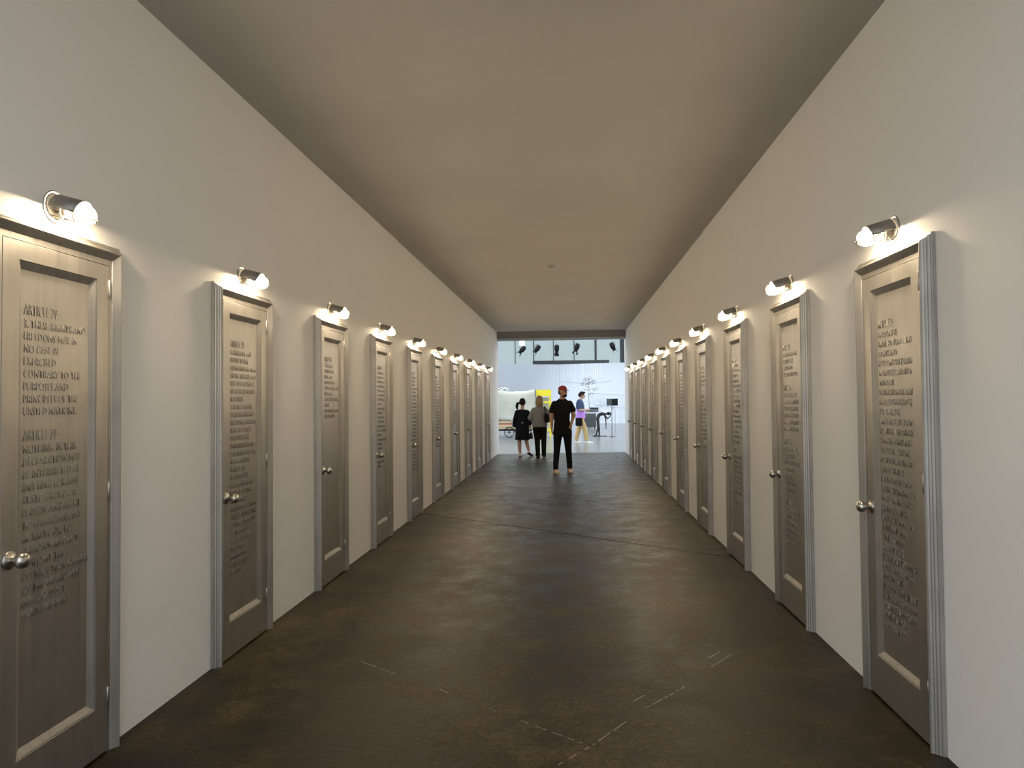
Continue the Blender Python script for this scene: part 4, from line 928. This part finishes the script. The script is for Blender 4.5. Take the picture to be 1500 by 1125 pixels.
# --- person walking to the right in a tie-dyed shirt
def walker():
    t = tag(empty('person', (0.37, 23.8, 0)), 'person in navy and lilac shirt and khaki trousers, walking to the right', 'person')
    fv = Vector((0.97, -0.15, -0.12))
    bm = bmesh.new(); P, rot = head(bm, (0.045, 0, 1.655), fv, 0.98)
    chain(bm, [(-0.035, 0, 1.44), (-0.015, 0, 1.52), (0.015, 0, 1.575)], [0.062, 0.054, 0.056])
    rings(bm, [(-0.03, 0, 0.84, 0.085, 0.10), (-0.03, 0, 0.92, 0.11, 0.15), (-0.02, 0, 1.05, 0.105, 0.14), (-0.03, 0, 1.25, 0.12, 0.165), (-0.045, 0, 1.40, 0.105, 0.17), (-0.045, 0, 1.48, 0.06, 0.08)])
    na = [(-0.06, -0.19, 1.40), (-0.07, -0.22, 1.16), (0.16, -0.16, 1.13)]; fa = [(-0.05, 0.19, 1.40), (-0.03, 0.22, 1.16), (0.18, 0.12, 1.14)]
    chain(bm, na, [0.052, 0.042, 0.028]); chain(bm, fa, [0.052, 0.042, 0.028])
    hand(bm, na[2], (1, 0.2, 0.02), (0, 0.6, 0.8), 0.97, 0.4, 1); hand(bm, fa[2], (1, -0.2, 0.0), (0, -0.6, 0.8), 0.97, 0.4, -1)
    chain(bm, [(-0.03, -0.08, 0.86), (0.135, -0.09, 0.47), (0.175, -0.09, 0.09)], [0.088, 0.058, 0.038]); chain(bm, [(-0.03, 0.08, 0.86), (-0.075, 0.08, 0.47), (-0.165, 0.08, 0.10)], [0.088, 0.058, 0.038])
    for x, y in ((0.175, -0.09), (-0.165, 0.08)): cap_seg(bm, Vector((x, y, 0.06)), Vector((x+0.1, y, 0.035)), 0.032, 0.025)
    fused('body', bm, 'skinpale', t, 0.010, 2)
    eyes(P, 0.98, t)
    bm = bmesh.new()
    rings(bm, [(-0.02, 0, 0.86, 0.165, 0.185), (-0.02, 0, 0.95, 0.160, 0.18), (-0.02, 0, 1.10, 0.145, 0.172), (-0.03, 0, 1.28, 0.142, 0.182), (-0.045, 0, 1.41, 0.125, 0.188), (-0.045, 0, 1.48, 0.09, 0.12), (-0.04, 0, 1.51, 0.07, 0.075)])
    chain(bm, [(-0.06, -0.175, 1.40), (-0.07, -0.21, 1.22)], [0.068, 0.066]); chain(bm, [(-0.05, 0.175, 1.40), (-0.035, 0.21, 1.22)], [0.068, 0.066])
    fused('dyed_shirt', bm, 'fade', t, 0.011, 3)
    bm = bmesh.new()
    rings(bm, [(-0.03, 0, 0.76, 0.13, 0.165), (-0.03, 0, 0.86, 0.14, 0.172), (-0.03, 0, 0.97, 0.125, 0.16)])
    chain(bm, [(-0.03, -0.085, 0.84), (0.125, -0.09, 0.48), (0.165, -0.09, 0.17)], [0.105, 0.085, 0.070]); chain(bm, [(-0.03, 0.085, 0.84), (-0.085, 0.08, 0.48), (-0.170, 0.08, 0.17)], [0.105, 0.085, 0.070])
    for x, y in ((0.167, -0.09), (-0.17, 0.08)): tube(bm, [(x, y, 0.19), (x, y, 0.085)], 0, 14, True, [0.068, 0.066])
    fused('trousers', bm, 'khaki', t, 0.011, 3)
    shoe(t, (0.18, -0.09, 0), (1, 0), 0.28, 'whiteshoe', 'whiteshoe'); shoe(t, (-0.17, 0.08, 0), (1, 0), 0.28, 'whiteshoe', 'whiteshoe')
    bm = bmesh.new(); ball(bm, P(0, -0.020, 0.030), (0.086, 0.100, 0.104), 16, 10, rot); rings(bm, [(-0.03, 0, 1.60, 0.055, 0.07), (-0.03, 0, 1.67, 0.070, 0.082), (-0.02, 0, 1.72, 0.07, 0.08)])
    for f in range(6):
        a = f*1.05; ball(bm, P(0.05*math.cos(a), 0.03+0.05*math.sin(a), 0.10), 0.035, 8, 6)
    o = fused('hair', bm, 'darkhair', t, 0.010, 2)
walker()
t = tag(empty('belt_pouch', (0.285, 23.52, 0.60)), 'black pouch bag at the hip of the walking person', 'bag')
bm = bmesh.new(); rings(bm, [(0, 0, 0.0, 0.10, 0.035), (0, 0, 0.03, 0.12, 0.045), (0, 0, 0.22, 0.125, 0.045), (0, 0, 0.28, 0.11, 0.035)], 18); finish('bag_body', bm, 'blackcloth', t, True)
bm = bmesh.new(); tube(bm, [(-0.1, 0.0, 0.25), (-0.12, 0.02, 0.5), (-0.05, 0.10, 0.86), (0.0, 0.20, 0.90)], 0.010, 6); finish('strap', bm, 'blackcloth', t, True)

# --- bronze figure bent forward, reaching for the stand
t = tag(empty('bronze_figure', (1.05, 28.0, 0)), 'slender dark bronze figure bent forward, reaching to the sign stand', 'sculpture')
bm = bmesh.new()
chain(bm, [(-0.02, 0.0, 0.06), (0.065, 0.0, 0.36), (0.04, 0.0, 0.72)], [0.032, 0.042, 0.060]); chain(bm, [(0.11, 0.10, 0.06), (0.10, 0.09, 0.36), (0.06, 0.08, 0.72)], [0.032, 0.042, 0.060])
cap_seg(bm, Vector((-0.02, 0, 0.045)), Vector((-0.10, 0, 0.03)), 0.022, 0.018); cap_seg(bm, Vector((0.11, 0.10, 0.045)), Vector((0.03, 0.10, 0.03)), 0.022, 0.018)
chain(bm, [(0.05, 0.04, 0.74), (0.10, 0.04, 0.87), (0.22, 0.04, 0.92), (0.34, 0.04, 0.90)], [0.078, 0.070, 0.072, 0.060])
chain(bm, [(0.34, 0.04, 0.90), (0.42, 0.04, 0.915)], [0.038, 0.034])
ball(bm, (0.49, 0.04, 0.925), (0.085, 0.062, 0.075), 14, 10)
chain(bm, [(0.34, 0.0, 0.89), (0.44, -0.04, 0.71), (0.57, -0.02, 0.84), (0.585, 0.0, 0.96)], [0.034, 0.027, 0.020, 0.016]); chain(bm, [(0.34, 0.10, 0.88), (0.39, 0.12, 0.60), (0.39, 0.12, 0.30)], [0.034, 0.026, 0.018])
fused('figure', bm, 'bronze', t, 0.009, 2)
bm = bmesh.new(); box(bm, (-0.16, -0.12, 0.0), (0.42, 0.22, 0.022)); finish('plinth', bm, 'bronze', t)
